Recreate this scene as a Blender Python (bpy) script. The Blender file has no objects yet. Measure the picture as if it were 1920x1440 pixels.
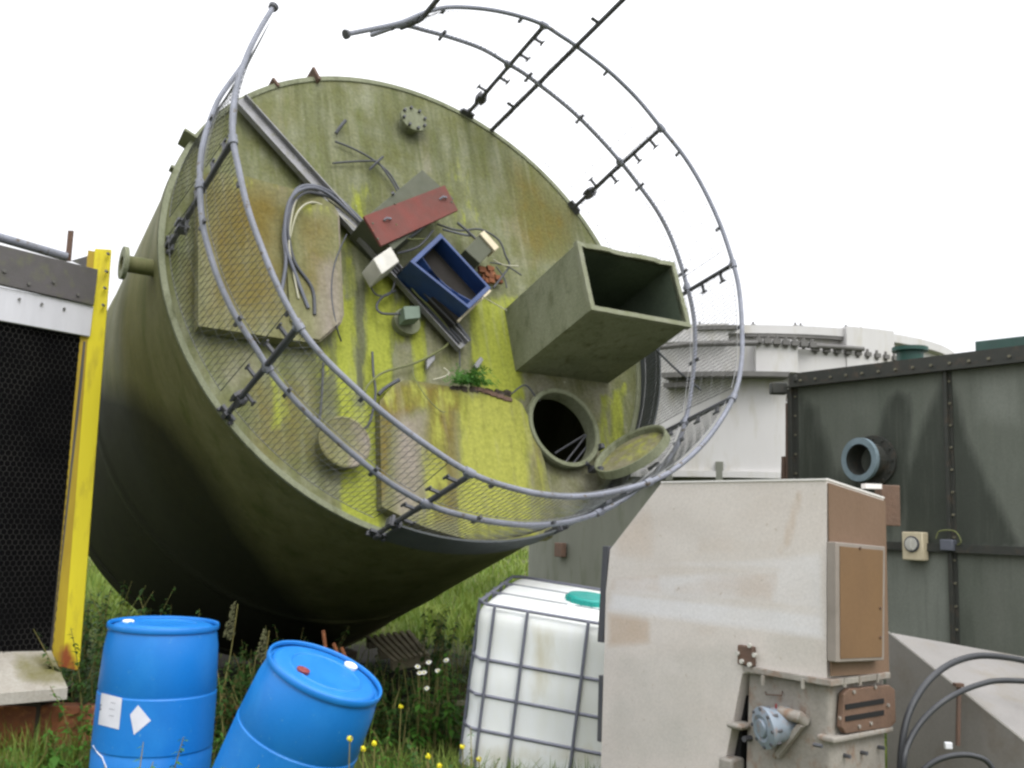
import bpy, bmesh, math, random
import numpy as np
from mathutils import Vector
R_ = math.radians
random.seed(7); rng = np.random.default_rng(7)
sc = bpy.context.scene

# ------------------------------------------------------------------ camera
CAMZ = 1.55; FPX = 1850.0; CX, CY = 960.0, 720.0
cam_pos = np.array([0, 0, CAMZ])
_p, _r = R_(7.85), 0.03
FW = np.array([0, math.cos(_p), math.sin(_p)])
_r0 = np.array([1.0, 0, 0]); _u0 = np.cross(_r0, FW)
RT = math.cos(_r)*_r0 + math.sin(_r)*_u0
UP = math.cos(_r)*_u0 - math.sin(_r)*_r0
cd = bpy.data.cameras.new('camera'); cam = bpy.data.objects.new('camera', cd); sc.collection.objects.link(cam)
cd.sensor_width = 36; cd.lens = FPX/1920*36; cd.clip_start = .05; cd.clip_end = 3000
from mathutils import Matrix
m = Matrix.Identity(4)
for i in range(3):
    m[i][0] = RT[i]; m[i][1] = UP[i]; m[i][2] = -FW[i]; m[i][3] = cam_pos[i]
cam.matrix_world = m
sc.camera = cam

# ------------------------------------------------------------------ sky, sun, exposure
SUN_EL, SUN_AZ = R_(50), R_(-35)
w = bpy.data.worlds.new('World'); sc.world = w; w.use_nodes = True
nt = w.node_tree; bg = nt.nodes['Background']
sky = nt.nodes.new('ShaderNodeTexSky'); sky.sky_type = 'NISHITA'; sky.sun_disc = False
sky.sun_elevation = SUN_EL; sky.sun_rotation = SUN_AZ; sky.dust_density = 6; sky.air_density = 1.0; sky.ozone_density = 1
# overcast: the clear sky's colour is washed out into an even pale cloud layer
hsv = nt.nodes.new('ShaderNodeHueSaturation'); hsv.inputs['Saturation'].default_value = .12
mx = nt.nodes.new('ShaderNodeMixRGB'); mx.inputs[0].default_value = .75; mx.inputs[2].default_value = (11.6, 11.7, 12.2, 1)
nt.links.new(sky.outputs[0], hsv.inputs['Color']); nt.links.new(hsv.outputs[0], mx.inputs[1])
# an overcast sky is about three times as bright overhead as at the horizon
wtc = nt.nodes.new('ShaderNodeTexCoord'); wsx = nt.nodes.new('ShaderNodeSeparateXYZ'); wmr = nt.nodes.new('ShaderNodeMapRange')
wmr.inputs[1].default_value = 0; wmr.inputs[2].default_value = 1; wmr.inputs[3].default_value = .31; wmr.inputs[4].default_value = 1.16
nt.links.new(wtc.outputs['Generated'], wsx.inputs[0]); nt.links.new(wsx.outputs[2], wmr.inputs[0])
wml = nt.nodes.new('ShaderNodeMixRGB'); wml.blend_type = 'MULTIPLY'; wml.inputs[0].default_value = 1
nt.links.new(mx.outputs[0], wml.inputs[1]); nt.links.new(wmr.outputs[0], wml.inputs[2])
nt.links.new(wml.outputs[0], bg.inputs[0]); bg.inputs[1].default_value = .15
sd = bpy.data.lights.new('sun', 'SUN'); sd.energy = .6; sd.angle = R_(25); sd.color = (1, .97, .93)
so = bpy.data.objects.new('sun', sd); sc.collection.objects.link(so)
dirv = Vector((math.sin(SUN_AZ)*math.cos(SUN_EL)*-1, -math.cos(SUN_AZ)*math.cos(SUN_EL), math.sin(SUN_EL)))
so.rotation_euler = dirv.to_track_quat('Z', 'Y').to_euler()
sky.sun_rotation = math.atan2(dirv.x, dirv.y)
sc.view_settings.view_transform = 'Standard'; sc.view_settings.look = 'None'
sc.view_settings.exposure = .95; sc.view_settings.gamma = 1
sc.cycles.filter_width = 2.6
sc.cycles.use_denoising = True
sc.cycles.max_bounces = 6; sc.cycles.diffuse_bounces = 3

# ------------------------------------------------------------------ pixel -> place helpers (used to measure where things stand)
def ray(px, py):
    return (px-CX)/FPX*RT - (py-CY)/FPX*UP + FW
def at_y(px, py, y):
    d = ray(px, py); return cam_pos + d*(y/d[1])
def at_z(px, py, z):
    d = ray(px, py); return cam_pos + d*((z-CAMZ)/d[2])
def on_plane(px, py, o, n):
    d = ray(px, py); return cam_pos + d*(((o-cam_pos)@n)/(d@n))
def proj(X):
    c = np.asarray(X)-cam_pos
    X_, Y_, Z_ = c@RT, c@UP, c@FW
    return np.stack([CX+FPX*X_/Z_, CY-FPX*Y_/Z_], -1)
def V(*a): return np.array(a, float)
def facing(p):   # right / up / toward-camera axes at a place
    t = -nrm(p-cam_pos); u = nrm(UP-(UP@t)*t); return np.cross(u, t), u, t
def nrm(v): return v/np.linalg.norm(v)

# ------------------------------------------------------------------ materials
def lin(r, g, b):
    f = lambda c: (c/255/12.92 if c/255 <= .04045 else ((c/255+.055)/1.055)**2.4)
    return (f(r), f(g), f(b), 1)
def mat(name, c1, c2=None, scale=3, stretch=(1, 1, 1), rough=.7, metal=0, contrast=.25, bump=0, bscale=60,
        layers=(), spots=None, spec=.4, sss=0, c3=None, fine=.0, coord='Object', dent=0, drips=None):
    M = bpy.data.materials.new(name); M.use_nodes = True
    N, L = M.node_tree.nodes, M.node_tree.links
    B = N['Principled BSDF']; B.inputs['Roughness'].default_value = rough; B.inputs['Metallic'].default_value = metal
    B.inputs['Specular IOR Level'].default_value = spec
    tc = N.new('ShaderNodeTexCoord')
    if coord == 'face':
        tca = N.new('ShaderNodeAttribute'); tca.attribute_name = 'facepos'; src_ = tca.outputs['Vector']
    else: src_ = tc.outputs[coord]
    def noise(sc_, st, detail=6, dist=0, off=0):
        mp = N.new('ShaderNodeMapping'); mp.inputs['Scale'].default_value = st; mp.inputs['Location'].default_value = (off, off*1.7, off*.6)
        L.new(src_, mp.inputs[0])
        n = N.new('ShaderNodeTexNoise'); n.inputs['Scale'].default_value = sc_; n.inputs['Detail'].default_value = detail
        n.inputs['Distortion'].default_value = dist; n.inputs['Roughness'].default_value = .6
        L.new(mp.outputs[0], n.inputs['Vector']); return n.outputs[0]
    def mapr(s, lo, hi, a=0, b=1):
        r = N.new('ShaderNodeMapRange'); r.inputs[1].default_value = lo; r.inputs[2].default_value = hi
        r.inputs[3].default_value = a; r.inputs[4].default_value = b; L.new(s, r.inputs[0]); return r.outputs[0]
    def mix(f, a, b):
        x = N.new('ShaderNodeMixRGB')
        if hasattr(f, 'links'): L.new(f, x.inputs[0])
        else: x.inputs[0].default_value = f
        for v, k in ((a, 1), (b, 2)):
            if hasattr(v, 'links'): L.new(v, x.inputs[k])
            else: x.inputs[k].default_value = v
        return x.outputs[0]
    def math_(op, a, b):
        x = N.new('ShaderNodeMath'); x.operation = op; x.use_clamp = False
        for v, k in ((a, 0), (b, 1)):
            if hasattr(v, 'links'): L.new(v, x.inputs[k])
            else: x.inputs[k].default_value = v
        return x.outputs[0]
    col = c1
    if c2 is not None:
        col = mix(mapr(noise(scale, stretch), .5-contrast, .5+contrast), c1, c2)
    if c3 is not None:
        col = mix(mapr(noise(scale*2.3, stretch, off=3.1), .52, .75), col, c3)
    for i, ly in enumerate(layers):
        an, lc, ls, lst, k = ly[:5]
        at = N.new('ShaderNodeAttribute'); at.attribute_name = an
        s = math_('ADD', at.outputs['Fac'], math_('MULTIPLY', math_('SUBTRACT', noise(ls, lst, off=5+i*2), .5), k))
        gate = mapr(at.outputs['Fac'], .02, .2)
        f = math_('MULTIPLY', mapr(s, .25, .85), gate)
        col = mix(f, col, lc)
    if drips:   # fine run-off streaks: (colour, scale, stretch, strength)
        col = mix(mapr(noise(drips[1], drips[2], 5, off=12), .52, .68, 0, drips[3]), col, drips[0])
        col = mix(mapr(noise(drips[1]*1.6, drips[2], 5, off=15), .55, .72, 0, drips[3]*.8), col, drips[4])
    if spots:
        col = mix(mapr(noise(spots[1], (1, 1, 1), 3, off=9), spots[2], spots[2]+.06), col, spots[0])
    if fine:
        f = mapr(noise(bscale, (1, 1, 1), 3), .3, .7, 1-fine, 1+fine)
        x = N.new('ShaderNodeMixRGB'); x.blend_type = 'MULTIPLY'; x.inputs[0].default_value = 1
        if hasattr(col, 'links'): L.new(col, x.inputs[1])
        else: x.inputs[1].default_value = col
        L.new(f, x.inputs[2]); col = x.outputs[0]
    if hasattr(col, 'links'): L.new(col, B.inputs['Base Color'])
    else: B.inputs['Base Color'].default_value = col
    if bump:
        b = N.new('ShaderNodeBump'); b.inputs['Strength'].default_value = bump; b.inputs['Distance'].default_value = .01
        L.new(noise(bscale, (1, 1, 1), 4), b.inputs['Height'])
        if dent:
            b2 = N.new('ShaderNodeBump'); b2.inputs['Strength'].default_value = dent; b2.inputs['Distance'].default_value = .06
            L.new(noise(2.2, (1, 1, 1), 1, off=7), b2.inputs['Height']); L.new(b2.outputs[0], b.inputs['Normal'])
        L.new(b.outputs[0], B.inputs['Normal'])
    if c2 is not None:
        L.new(mapr(noise(scale*1.7, (1, 1, 1), off=2), .3, .7, max(rough-.1, .05), min(rough+.1, 1)), B.inputs['Roughness'])
    if sss:
        B.inputs['Subsurface Weight'].default_value = sss; B.inputs['Subsurface Radius'].default_value = (.05, .05, .04)
    return M

M = {}
M['face'] = mat('lichened_fibreglass', lin(96, 99, 72), lin(120, 122, 100), 4.0, (1.6, .22, 1), .8, contrast=.14, bump=.2, bscale=40, coord='face',
    layers=(('brown', lin(102, 92, 46), 4, (1.2, .5, 1), 1.0), ('pale', lin(124, 122, 104), 5, (1.5, .4, 1), .8), ('mott', lin(92, 94, 56), 5, (1, .8, 1), 1.6),
            ('dark', lin(80, 82, 62), 6, (2, .3, 1), .9), ('bright', lin(110, 117, 42), 7, (1.6, .3, 1), 1.3), ('bright', lin(132, 138, 56), 13, (1.3, .3, 1), 3.0)),
    spots=(lin(165, 165, 145), 14, .74), fine=.2, spec=.12, c3=lin(88, 96, 52), drips=(lin(74, 78, 50), 5.5, (1.6, .11, 1), .5, lin(134, 135, 112)))
M['pad'] = mat('lichened_cover', lin(98, 98, 64), lin(116, 115, 86), 4, (1.4, .35, 1), .85, contrast=.16, bump=.25, bscale=40, coord='face',
    layers=(('brown', lin(100, 88, 44), 3, (1.2, .8, 1), 1.1), ('pale', lin(128, 120, 110), 5, (1.5, .4, 1), .8),
            ('bright', lin(116, 120, 48), 5, (1.6, .4, 1), 1.1), ('bright', lin(138, 140, 66), 9, (1.4, .35, 1), 3.0)), spots=(lin(184, 182, 164), 13, .74), fine=.18, spec=.12, drips=(lin(84, 82, 50), 8, (1.5, .14, 1), .4, lin(132, 128, 108)))
M['shell'] = mat('tank_shell', lin(84, 85, 54), lin(104, 103, 72), 1.4, (2.6, 2.6, .3), .65, contrast=.2, bump=.12, bscale=30, c3=lin(74, 80, 44), fine=.06, spec=.12, layers=(('underside_dark', lin(40, 42, 32), 1.2, (1.5, 1.5, .5), .35),))
M['grp'] = mat('mossy_grp', lin(106, 110, 88), lin(122, 125, 104), 2.5, (2, 2, .8), .75, contrast=.2, bump=.3, bscale=55, fine=.14, c3=lin(84, 87, 64), spec=.12)
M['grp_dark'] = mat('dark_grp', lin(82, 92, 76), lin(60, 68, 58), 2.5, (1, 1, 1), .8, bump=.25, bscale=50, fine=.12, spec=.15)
M['grp_edge'] = mat('mossy_edge', lin(118, 120, 102), lin(100, 104, 76), 9, (1, 1, 1), .8, bump=.3)
M['toe'] = mat('toe_board', lin(80, 84, 86), lin(64, 68, 68), 3, (1, 1, 1), .7, fine=.1)
M['black'] = mat('black_void', lin(22, 22, 22), rough=.9)
M['galv'] = mat('galvanised_tube', lin(126, 129, 140), lin(104, 107, 114), 7, (1, 1, 1), .6, .15, bump=.15, spots=(lin(86, 78, 66), 18, .62), fine=.1)
M['galv_dark'] = mat('dull_steel', lin(72, 74, 80), lin(84, 84, 86), 9, (1, 1, 1), .6, .2, spots=(lin(92, 78, 66), 25, .66))
M['cage'] = mat('cage_tube', lin(120, 122, 134), lin(104, 106, 116), 9, rough=.5, metal=.2)
M['wire'] = mat('mesh_wire', lin(118, 120, 122), lin(92, 92, 90), 6, rough=.6, metal=.3)
M['cable_dk'] = mat('dark_cable', lin(58, 60, 66), lin(72, 74, 78), 6, rough=.6)
M['cable_gr'] = mat('grey_cable', lin(96, 98, 108), lin(80, 84, 92), 6, rough=.6)
M['cable_lt'] = mat('pale_cable', lin(176, 172, 158), lin(150, 150, 120), 6, rough=.6)
M['cable_gn'] = mat('mossy_cable', lin(110, 116, 62), lin(90, 92, 70), 6, rough=.7)
M['hose'] = mat('black_hose', lin(38, 40, 44), lin(52, 54, 56), 5, rough=.5)
M['tray'] = mat('tray_steel', lin(134, 134, 138), lin(112, 112, 112), 6, (1, 1, 1), .55, .2, bump=.1, c3=lin(98, 98, 70))
M['ctrl'] = mat('control_box_grey', lin(66, 70, 54), lin(80, 82, 66), 7, rough=.7, bump=.1)
M['red'] = mat('red_oxide', lin(108, 60, 54), lin(94, 62, 56), 6, (1, 1, 1), .75, contrast=.15, bump=.15, spots=(lin(140, 74, 54), 12, .7), spec=.2)
M['ltbox'] = mat('pale_box', lin(196, 194, 186), lin(160, 158, 150), 8, rough=.6)
M['cream'] = mat('cream_plastic', lin(196, 186, 160), lin(176, 164, 136), 8, rough=.6)
M['blue'] = mat('blue_enamel', lin(30, 60, 112), lin(22, 46, 90), 8, rough=.45, spec=.5)
M['floor_dk'] = mat('grimy_brown', lin(44, 40, 36), lin(34, 32, 30), 5, rough=.9)
M['blue_in'] = mat('blue_inside', lin(28, 54, 104), lin(34, 64, 120), 8, rough=.5)
M['junction'] = mat('junction_box', lin(96, 112, 98), lin(82, 96, 82), 8, rough=.6)
M['rust'] = mat('rust', lin(128, 78, 44), lin(92, 56, 40), 9, rough=.85, bump=.3, c3=lin(150, 100, 60))
M['rustbrown'] = mat('rust_brown', lin(84, 70, 62), lin(102, 78, 64), 9, rough=.85, bump=.3)
M['yellow'] = mat('yellow_paint', lin(222, 208, 44), lin(208, 192, 42), 3, (2, 2, .5), .5, contrast=.3, bump=.06, layers=(('dirt', lin(142, 74, 40), 14, (1, 1, .6), .9),), c3=lin(178, 160, 48))
M['yellow_dk'] = mat('yellow_paint_darker', lin(178, 156, 34), lin(150, 122, 36), 4, (2, 2, .4), .6, layers=(('dirt', lin(130, 72, 44), 14, (1, 1, .6), .9),))
M['beam'] = mat('grey_beam', lin(94, 90, 92), lin(80, 78, 76), 5, (1, 1, 1), .7, bump=.15, c3=lin(96, 96, 80), spots=(lin(60, 58, 56), 13, .7))
M['whitestrip'] = mat('white_strip', lin(206, 206, 212), lin(190, 190, 196), 3, (3, 3, .5), .6)
M['netback'] = mat('black_curtain', lin(11, 11, 13), lin(17, 17, 17), 4, rough=.95, bump=.4, bscale=25, spec=.05)
M['net'] = mat('netting_wire', lin(60, 58, 55), lin(20, 20, 20), 2.6, rough=.7, contrast=.12)
M['ledge'] = mat('mossy_concrete', lin(176, 172, 164), lin(146, 140, 128), 5, (1, 1, 1), .85, bump=.4, layers=(('moss', lin(104, 100, 50), 7, (1, 1, 1), .8),), fine=.1)
M['drum'] = mat('blue_drum', lin(22, 114, 190), lin(18, 105, 180), 2, (1, 1, .6), .42, contrast=.3, spec=.4, sss=0, fine=.02, c3=lin(32, 120, 192), spots=(lin(62, 128, 184), 34, .67), bump=.05, dent=.1)
M['paper'] = mat('label_paper', lin(208, 208, 216), lin(190, 192, 200), 12, rough=.6)
M['ink'] = mat('ink', lin(70, 72, 90), rough=.7)
M['bungred'] = mat('red_bung', lin(120, 50, 50), rough=.5)
M['white_pl'] = mat('white_plastic', lin(226, 228, 232), rough=.45)
M['ibc'] = mat('ibc_plastic', lin(230, 233, 234), lin(220, 222, 214), 2.2, (2.2, 2.2, .5), .42, contrast=.2, sss=.12, layers=(('dirt', lin(176, 164, 118), 4, (2, 2, .6), .9),), spec=.35)
M['ibc_cap'] = mat('teal_cap', lin(32, 150, 140), lin(28, 136, 128), 8, rough=.45)
M['steelwhite'] = mat('brushed_cladding', lin(188, 180, 172), lin(199, 193, 187), 1.6, (1, 1, 2.5), .6, .0, contrast=.25, bump=.1, bscale=80,
    layers=(('tan', lin(178, 160, 142), 3, (1, 1, 1), .5), ('wash', lin(204, 202, 202), 3, (1, 1, 2), .5), ('grime', lin(166, 164, 156), 4, (1, 1, 1), .7)), fine=.07, spec=.3, dent=.25, spots=(lin(170, 160, 148), 26, .68))
M['steeledge'] = mat('bright_edge', lin(215, 212, 208), rough=.5)
M['tanpanel'] = mat('tan_panel', lin(116, 94, 77), lin(100, 79, 60), 2.5, (1, 1, .5), .6, contrast=.25, bump=.1, fine=.06)
M['tandoor'] = mat('tan_door', lin(114, 88, 60), lin(100, 77, 54), 2.2, (1, 1, .5), .55, contrast=.25, fine=.05)
M['doorframe'] = mat('door_trim', lin(138, 130, 122), lin(120, 112, 104), 8, rough=.6)
M['cast'] = mat('dirty_casting', lin(150, 146, 138), lin(122, 116, 108), 6, (1, 1, .7), .7, bump=.3, c3=lin(120, 92, 70), fine=.08)
M['vent'] = mat('rusty_vent', lin(108, 84, 68), lin(88, 70, 58), 9, rough=.75, bump=.3)
M['motor'] = mat('blue_grey_motor', lin(148, 160, 172), lin(120, 130, 140), 10, rough=.5, metal=.2, c3=lin(140, 110, 90))
M['gtank'] = mat('weathered_green_steel', lin(84, 89, 80), lin(98, 101, 93), 1.4, (2.5, 2.5, .4), .6, contrast=.2, bump=.1,
    layers=(('stain', lin(56, 60, 53), 5, (3, 3, .3), .9), ('light', lin(116, 120, 112), 4, (2, 2, .5), .5)), fine=.08, spec=.3, dent=.3, drips=(lin(70, 74, 66), 7, (2.5, 2.5, .15), .22, lin(108, 110, 98)))
M['gdark'] = mat('dark_green_flange', lin(54, 54, 49), lin(46, 49, 45), 6, rough=.7, bump=.2, c3=lin(70, 62, 52))
M['bolt'] = mat('bolt_heads', lin(88, 86, 72), lin(112, 108, 90), 20, rough=.6)
M['greenpaint'] = mat('dark_green_paint', lin(28, 72, 62), lin(34, 62, 56), 5, rough=.5)
M['nozzle'] = mat('blue_grey_nozzle', lin(126, 142, 150), lin(100, 116, 122), 9, rough=.6, metal=.1, bump=.1)
M['ptank'] = mat('pale_panel', lin(190, 189, 187), lin(180, 178, 176), 1.2, (2, 2, .5), .6, contrast=.25, c3=lin(170, 166, 154), bump=.05)
M['ptank_low'] = mat('grey_green_panel', lin(112, 114, 104), lin(98, 100, 90), 1.2, (2, 2, .5), .7, c3=lin(88, 92, 76))
M['ptank_dk'] = mat('dark_flange', lin(88, 87, 85), lin(106, 104, 100), 4, rough=.7)
M['trough'] = mat('stainless_dark', lin(134, 131, 126), lin(119, 116, 111), 2, (1, 1, 1), .5, .15, contrast=.25, c3=lin(116, 108, 98), fine=.05)
M['trough_lt'] = mat('stainless_light', lin(140, 137, 134), lin(129, 126, 122), 2, (1, 1, 1), .5, .15, c3=lin(130, 124, 114), fine=.04)
M['wood'] = mat('old_pallet_wood', lin(140, 132, 108), lin(112, 106, 84), 6, (1, 1, 1), .85, bump=.3)
M['timber'] = mat('dark_timber', lin(64, 56, 46), lin(50, 46, 38), 6, rough=.9)
M['concrete'] = mat('old_concrete', lin(116, 112, 92), lin(96, 96, 72), 5, rough=.9, bump=.3)
M['soil'] = mat('rough_ground', lin(52, 62, 30), lin(84, 92, 46), 1.3, (1, 1, 1), .95, contrast=.2, bump=.6, bscale=9, c3=lin(98, 78, 48), spec=.1, layers=(('tank_shade', lin(34, 32, 24), 2, (1, 1, 1), .5),))
def leafmat(name, a, b, tr=.3):
    m_ = mat(name, a, b, 3.5, (1, 1, 1), .6, contrast=.18, spec=.25)
    N, L = m_.node_tree.nodes, m_.node_tree.links
    B = N['Principled BSDF']; out = N['Material Output']
    t = N.new('ShaderNodeBsdfTranslucent'); ms = N.new('ShaderNodeMixShader'); ms.inputs[0].default_value = tr
    src = B.inputs['Base Color'].links[0].from_socket
    L.new(src, t.inputs[0]); L.new(B.outputs[0], ms.inputs[1]); L.new(t.outputs[0], ms.inputs[2]); L.new(ms.outputs[0], out.inputs[0])
    return m_
M['grass'] = leafmat('grass_blades', lin(82, 110, 40), lin(120, 132, 58))
M['leaf'] = leafmat('nettle_leaves', lin(48, 76, 34), lin(68, 98, 42))
M['leaf2'] = leafmat('bright_leaves', lin(78, 122, 42), lin(60, 100, 36))
M['fern'] = leafmat('fern_green', lin(76, 122, 40), lin(52, 96, 34))
M['stem'] = mat('stems', lin(104, 112, 60), lin(120, 104, 62), 8, rough=.8)
M['seed'] = mat('seed_heads', lin(96, 98, 66), lin(82, 80, 56), 20, rough=.9)
M['petal'] = mat('white_petals', lin(228, 228, 224), rough=.6)
M['ypetal'] = mat('yellow_petals', lin(222, 208, 32), lin(200, 190, 30), 9, rough=.6)

# ------------------------------------------------------------------ mesh builder
class Thing:
    def __init__(s, name, label, cat, base, group=None):
        s.base = np.array(base, float)
        o = bpy.data.objects.new(name, None); sc.collection.objects.link(o)
        o.empty_display_size = .2
        o.location = s.base; o['label'] = label; o['category'] = cat
        if group: o['group'] = group
        s.o = o
class MB:
    def __init__(s): s.v = []; s.f = []; s.marks = []
    def pieces(s):
        m_ = s.marks+[(len(s.v), len(s.f))]
        return [(m_[i][0], m_[i+1][0], m_[i][1], m_[i+1][1]) for i in range(len(m_)-1)]
    def add(s, vs, fs):
        s.marks.append((len(s.v), len(s.f)))
        k = len(s.v); s.v += [tuple(map(float, p)) for p in vs]; s.f += [tuple(i+k for i in f) for f in fs]; return s
    def poly(s, pts): return s.add(pts, [tuple(range(len(pts)))])
    def hexa(s, p):   # p[0..3] bottom loop, p[4..7] top loop
        return s.add(p, [(0, 3, 2, 1), (4, 5, 6, 7), (0, 1, 5, 4), (1, 2, 6, 5), (2, 3, 7, 6), (3, 0, 4, 7)])
    def box(s, c, ax, ay, az):   # half-axis vectors
        c, ax, ay, az = map(np.asarray, (c, ax, ay, az))
        return s.hexa([c-ax-ay-az, c+ax-ay-az, c+ax+ay-az, c-ax+ay-az, c-ax-ay+az, c+ax-ay+az, c+ax+ay+az, c-ax+ay+az])
    def prism(s, pts, off):
        n = len(pts); pts = [np.asarray(p, float) for p in pts]; off = np.asarray(off, float)
        q = [p+off for p in pts]
        return s.add(pts+q, [tuple(range(n))[::-1], tuple(range(n, 2*n))] + [(i, (i+1) % n, n+(i+1) % n, n+i) for i in range(n)])
    def bar(s, a, b, wv, hv):   # rectangular bar from a to b
        a, b, wv, hv = map(np.asarray, (a, b, wv, hv))
        return s.hexa([a-wv-hv, a+wv-hv, a+wv+hv, a-wv+hv, b-wv-hv, b+wv-hv, b+wv+hv, b-wv+hv])
    def tube(s, pts, r, n=8, closed=False, caps=True):
        pts = [np.asarray(p, float) for p in pts]; k = len(pts)
        T = []
        for i in range(k):
            a = pts[(i-1) % k] if closed or i > 0 else pts[0]
            b = pts[(i+1) % k] if closed or i < k-1 else pts[-1]
            T.append(nrm(b-a))
        ref = np.array([0, 0, 1.]) if abs(T[0][2]) < .9 else np.array([1., 0, 0])
        u = nrm(np.cross(T[0], ref)); vs = []
        for i in range(k):
            u = u - (u@T[i])*T[i]; u = nrm(u); w_ = np.cross(T[i], u)
            rr = r[i] if hasattr(r, '__len__') else r
            for j in range(n):
                t = 2*math.pi*j/n; vs.append(pts[i]+rr*(math.cos(t)*u+math.sin(t)*w_))
        fs = []
        for i in range(k if closed else k-1):
            for j in range(n):
                a, b = i*n+j, i*n+(j+1) % n; c, d = ((i+1) % k)*n+(j+1) % n, ((i+1) % k)*n+j
                fs.append((a, b, c, d))
        if caps and not closed: fs += [tuple(range(n))[::-1], tuple(range((k-1)*n, k*n))]
        return s.add(vs, fs)
    def lathe(s, o, ax, prof, n=48, a0=0, a1=2*math.pi, ref=None):   # prof: (h, r) ; full ring joins up
        o = np.asarray(o, float); ax = nrm(np.asarray(ax, float))
        if ref is None: ref = np.array([0, 0, 1.]) if abs(ax[2]) < .9 else np.array([1., 0, 0])
        u = nrm(np.cross(ref, ax)); v = np.cross(ax, u); full = abs(a1-a0-2*math.pi) < 1e-6
        m_ = n if full else n+1; vs = []; fs = []
        for h, r in prof:
            for j in range(m_):
                t = a0+(a1-a0)*j/n; vs.append(o+h*ax+r*(math.cos(t)*u+math.sin(t)*v))
        for i in range(len(prof)-1):
            for j in range(n):
                a, b = i*m_+j, i*m_+(j+1) % m_
                fs.append((a, b, b+m_, a+m_))
        return s.add(vs, fs)
    def build(s, name, mat_, parent=None, smooth=35, bevel=0, label=None, part_of=None, attrs=None, base=None, seg=2, grid=None, fuv=False):
        root = parent if isinstance(parent, Thing) else None
        if part_of is not None: root = part_of
        off = root.base if root else (np.asarray(base, float) if base is not None else np.zeros(3))
        me = bpy.data.meshes.new(name)
        me.from_pydata([tuple(np.array(p)-off) for p in s.v], [], s.f)
        if grid is not None:
            bm = bmesh.new(); bm.from_mesh(me)
            for (o_, d_, st, cnt) in grid:
                for i in range(cnt):
                    p = np.asarray(o_)-off+np.asarray(d_)*st*i
                    bmesh.ops.bisect_plane(bm, geom=bm.verts[:]+bm.edges[:]+bm.faces[:], plane_co=p, plane_no=d_)
            bm.to_mesh(me); bm.free()
        bm = bmesh.new(); bm.from_mesh(me)
        bmesh.ops.remove_doubles(bm, verts=bm.verts, dist=2e-5) if len(bm.verts) < 60000 else None
        bmesh.ops.recalc_face_normals(bm, faces=bm.faces); bm.to_mesh(me); bm.free()
        if smooth:
            me.polygons.foreach_set('use_smooth', [True]*len(me.polygons)); me.set_sharp_from_angle(angle=R_(smooth))
        me.materials.append(mat_)
        o = bpy.data.objects.new(name, me); sc.collection.objects.link(o)
        if root is not None:
            o.parent = parent.o if isinstance(parent, Thing) else parent
        elif base is not None: o.location = off
        if label: o['label'] = label
        if attrs:
            n = len(me.vertices); co = np.empty(n*3, np.float32); me.vertices.foreach_get('co', co)
            P = proj(co.reshape(-1, 3)+off)
            for an, fn in attrs.items():
                at = me.attributes.new(an, 'FLOAT', 'POINT'); at.data.foreach_set('value', fn(P).astype(np.float32))
        if fuv:
            n = len(me.vertices); co = np.empty(n*3, np.float32); me.vertices.foreach_get('co', co); q = co.reshape(-1, 3)+off-TC
            at = me.attributes.new('facepos', 'FLOAT_VECTOR', 'POINT'); at.data.foreach_set('vector', np.stack([q@A_, q@B_, q@N_], 1).astype(np.float32).ravel())
        if bevel:
            b = o.modifiers.new('bevel', 'BEVEL'); b.width = bevel; b.segments = seg; b.limit_method = 'ANGLE'; b.angle_limit = R_(40)
        return o
def each(b, name, mat_, *a, **k):   # every shape that was added becomes an object of its own
    out = []
    for i0, i1, j0, j1 in b.pieces():
        c = MB(); c.v = b.v[i0:i1]; c.f = [tuple(q-i0 for q in f) for f in b.f[j0:j1]]; out.append(c.build(name, mat_, *a, **k))
    return out
def tag(o, label, cat, group=None, kind=None):
    if label: o['label'] = label
    if cat: o['category'] = cat
    if group: o['group'] = group
    if kind: o['kind'] = kind
    return o
def pmask(polys, soft=12):   # soft-edged patches with a shape of their own; polys: (outline, strength)
    def f(P):
        out = np.zeros(len(P))
        for item in polys:
            poly = np.array(item[0], float); k = item[1]; sf = item[2] if len(item) > 2 else soft
            n = len(poly); dmin = np.full(len(P), 1e9); ins = np.zeros(len(P), bool)
            for i in range(n):
                a, b = poly[i], poly[(i+1) % n]; e = b-a; w_ = P-a
                t = np.clip((w_@e)/(e@e), 0, 1); d = np.linalg.norm(w_-t[:, None]*e, axis=1); dmin = np.minimum(dmin, d)
                c = ((a[1] > P[:, 1]) != (b[1] > P[:, 1]))
                with np.errstate(divide='ignore', invalid='ignore'):
                    xx = (b[0]-a[0])*(P[:, 1]-a[1])/(b[1]-a[1]+1e-12)+a[0]
                ins ^= c & (P[:, 0] < xx)
            sdist = np.where(ins, dmin, -dmin)
            out = np.maximum(out, k*np.clip(.5+sdist/(2*sf), 0, 1))
        return out
    return f
def rectp(x0, y0, x1, y1, dx=0): return [(x0, y0), (x1, y0), (x1+dx, y1), (x0+dx, y1)]
def spline(P, per=6, closed=False):
    P = [np.asarray(p, float) for p in P]; n = len(P); out = []
    for i in range(n if closed else n-1):
        g = lambda k: P[k % n] if closed else P[min(max(k, 0), n-1)]
        p0, p1, p2, p3 = g(i-1), g(i), g(i+1), g(i+2)
        for j in range(per):
            t = j/per
            out.append(.5*((2*p1)+(-p0+p2)*t+(2*p0-5*p1+4*p2-p3)*t*t+(-p0+3*p1-3*p2+p3)*t**3))
    if not closed: out.append(P[-1])
    return out

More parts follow.
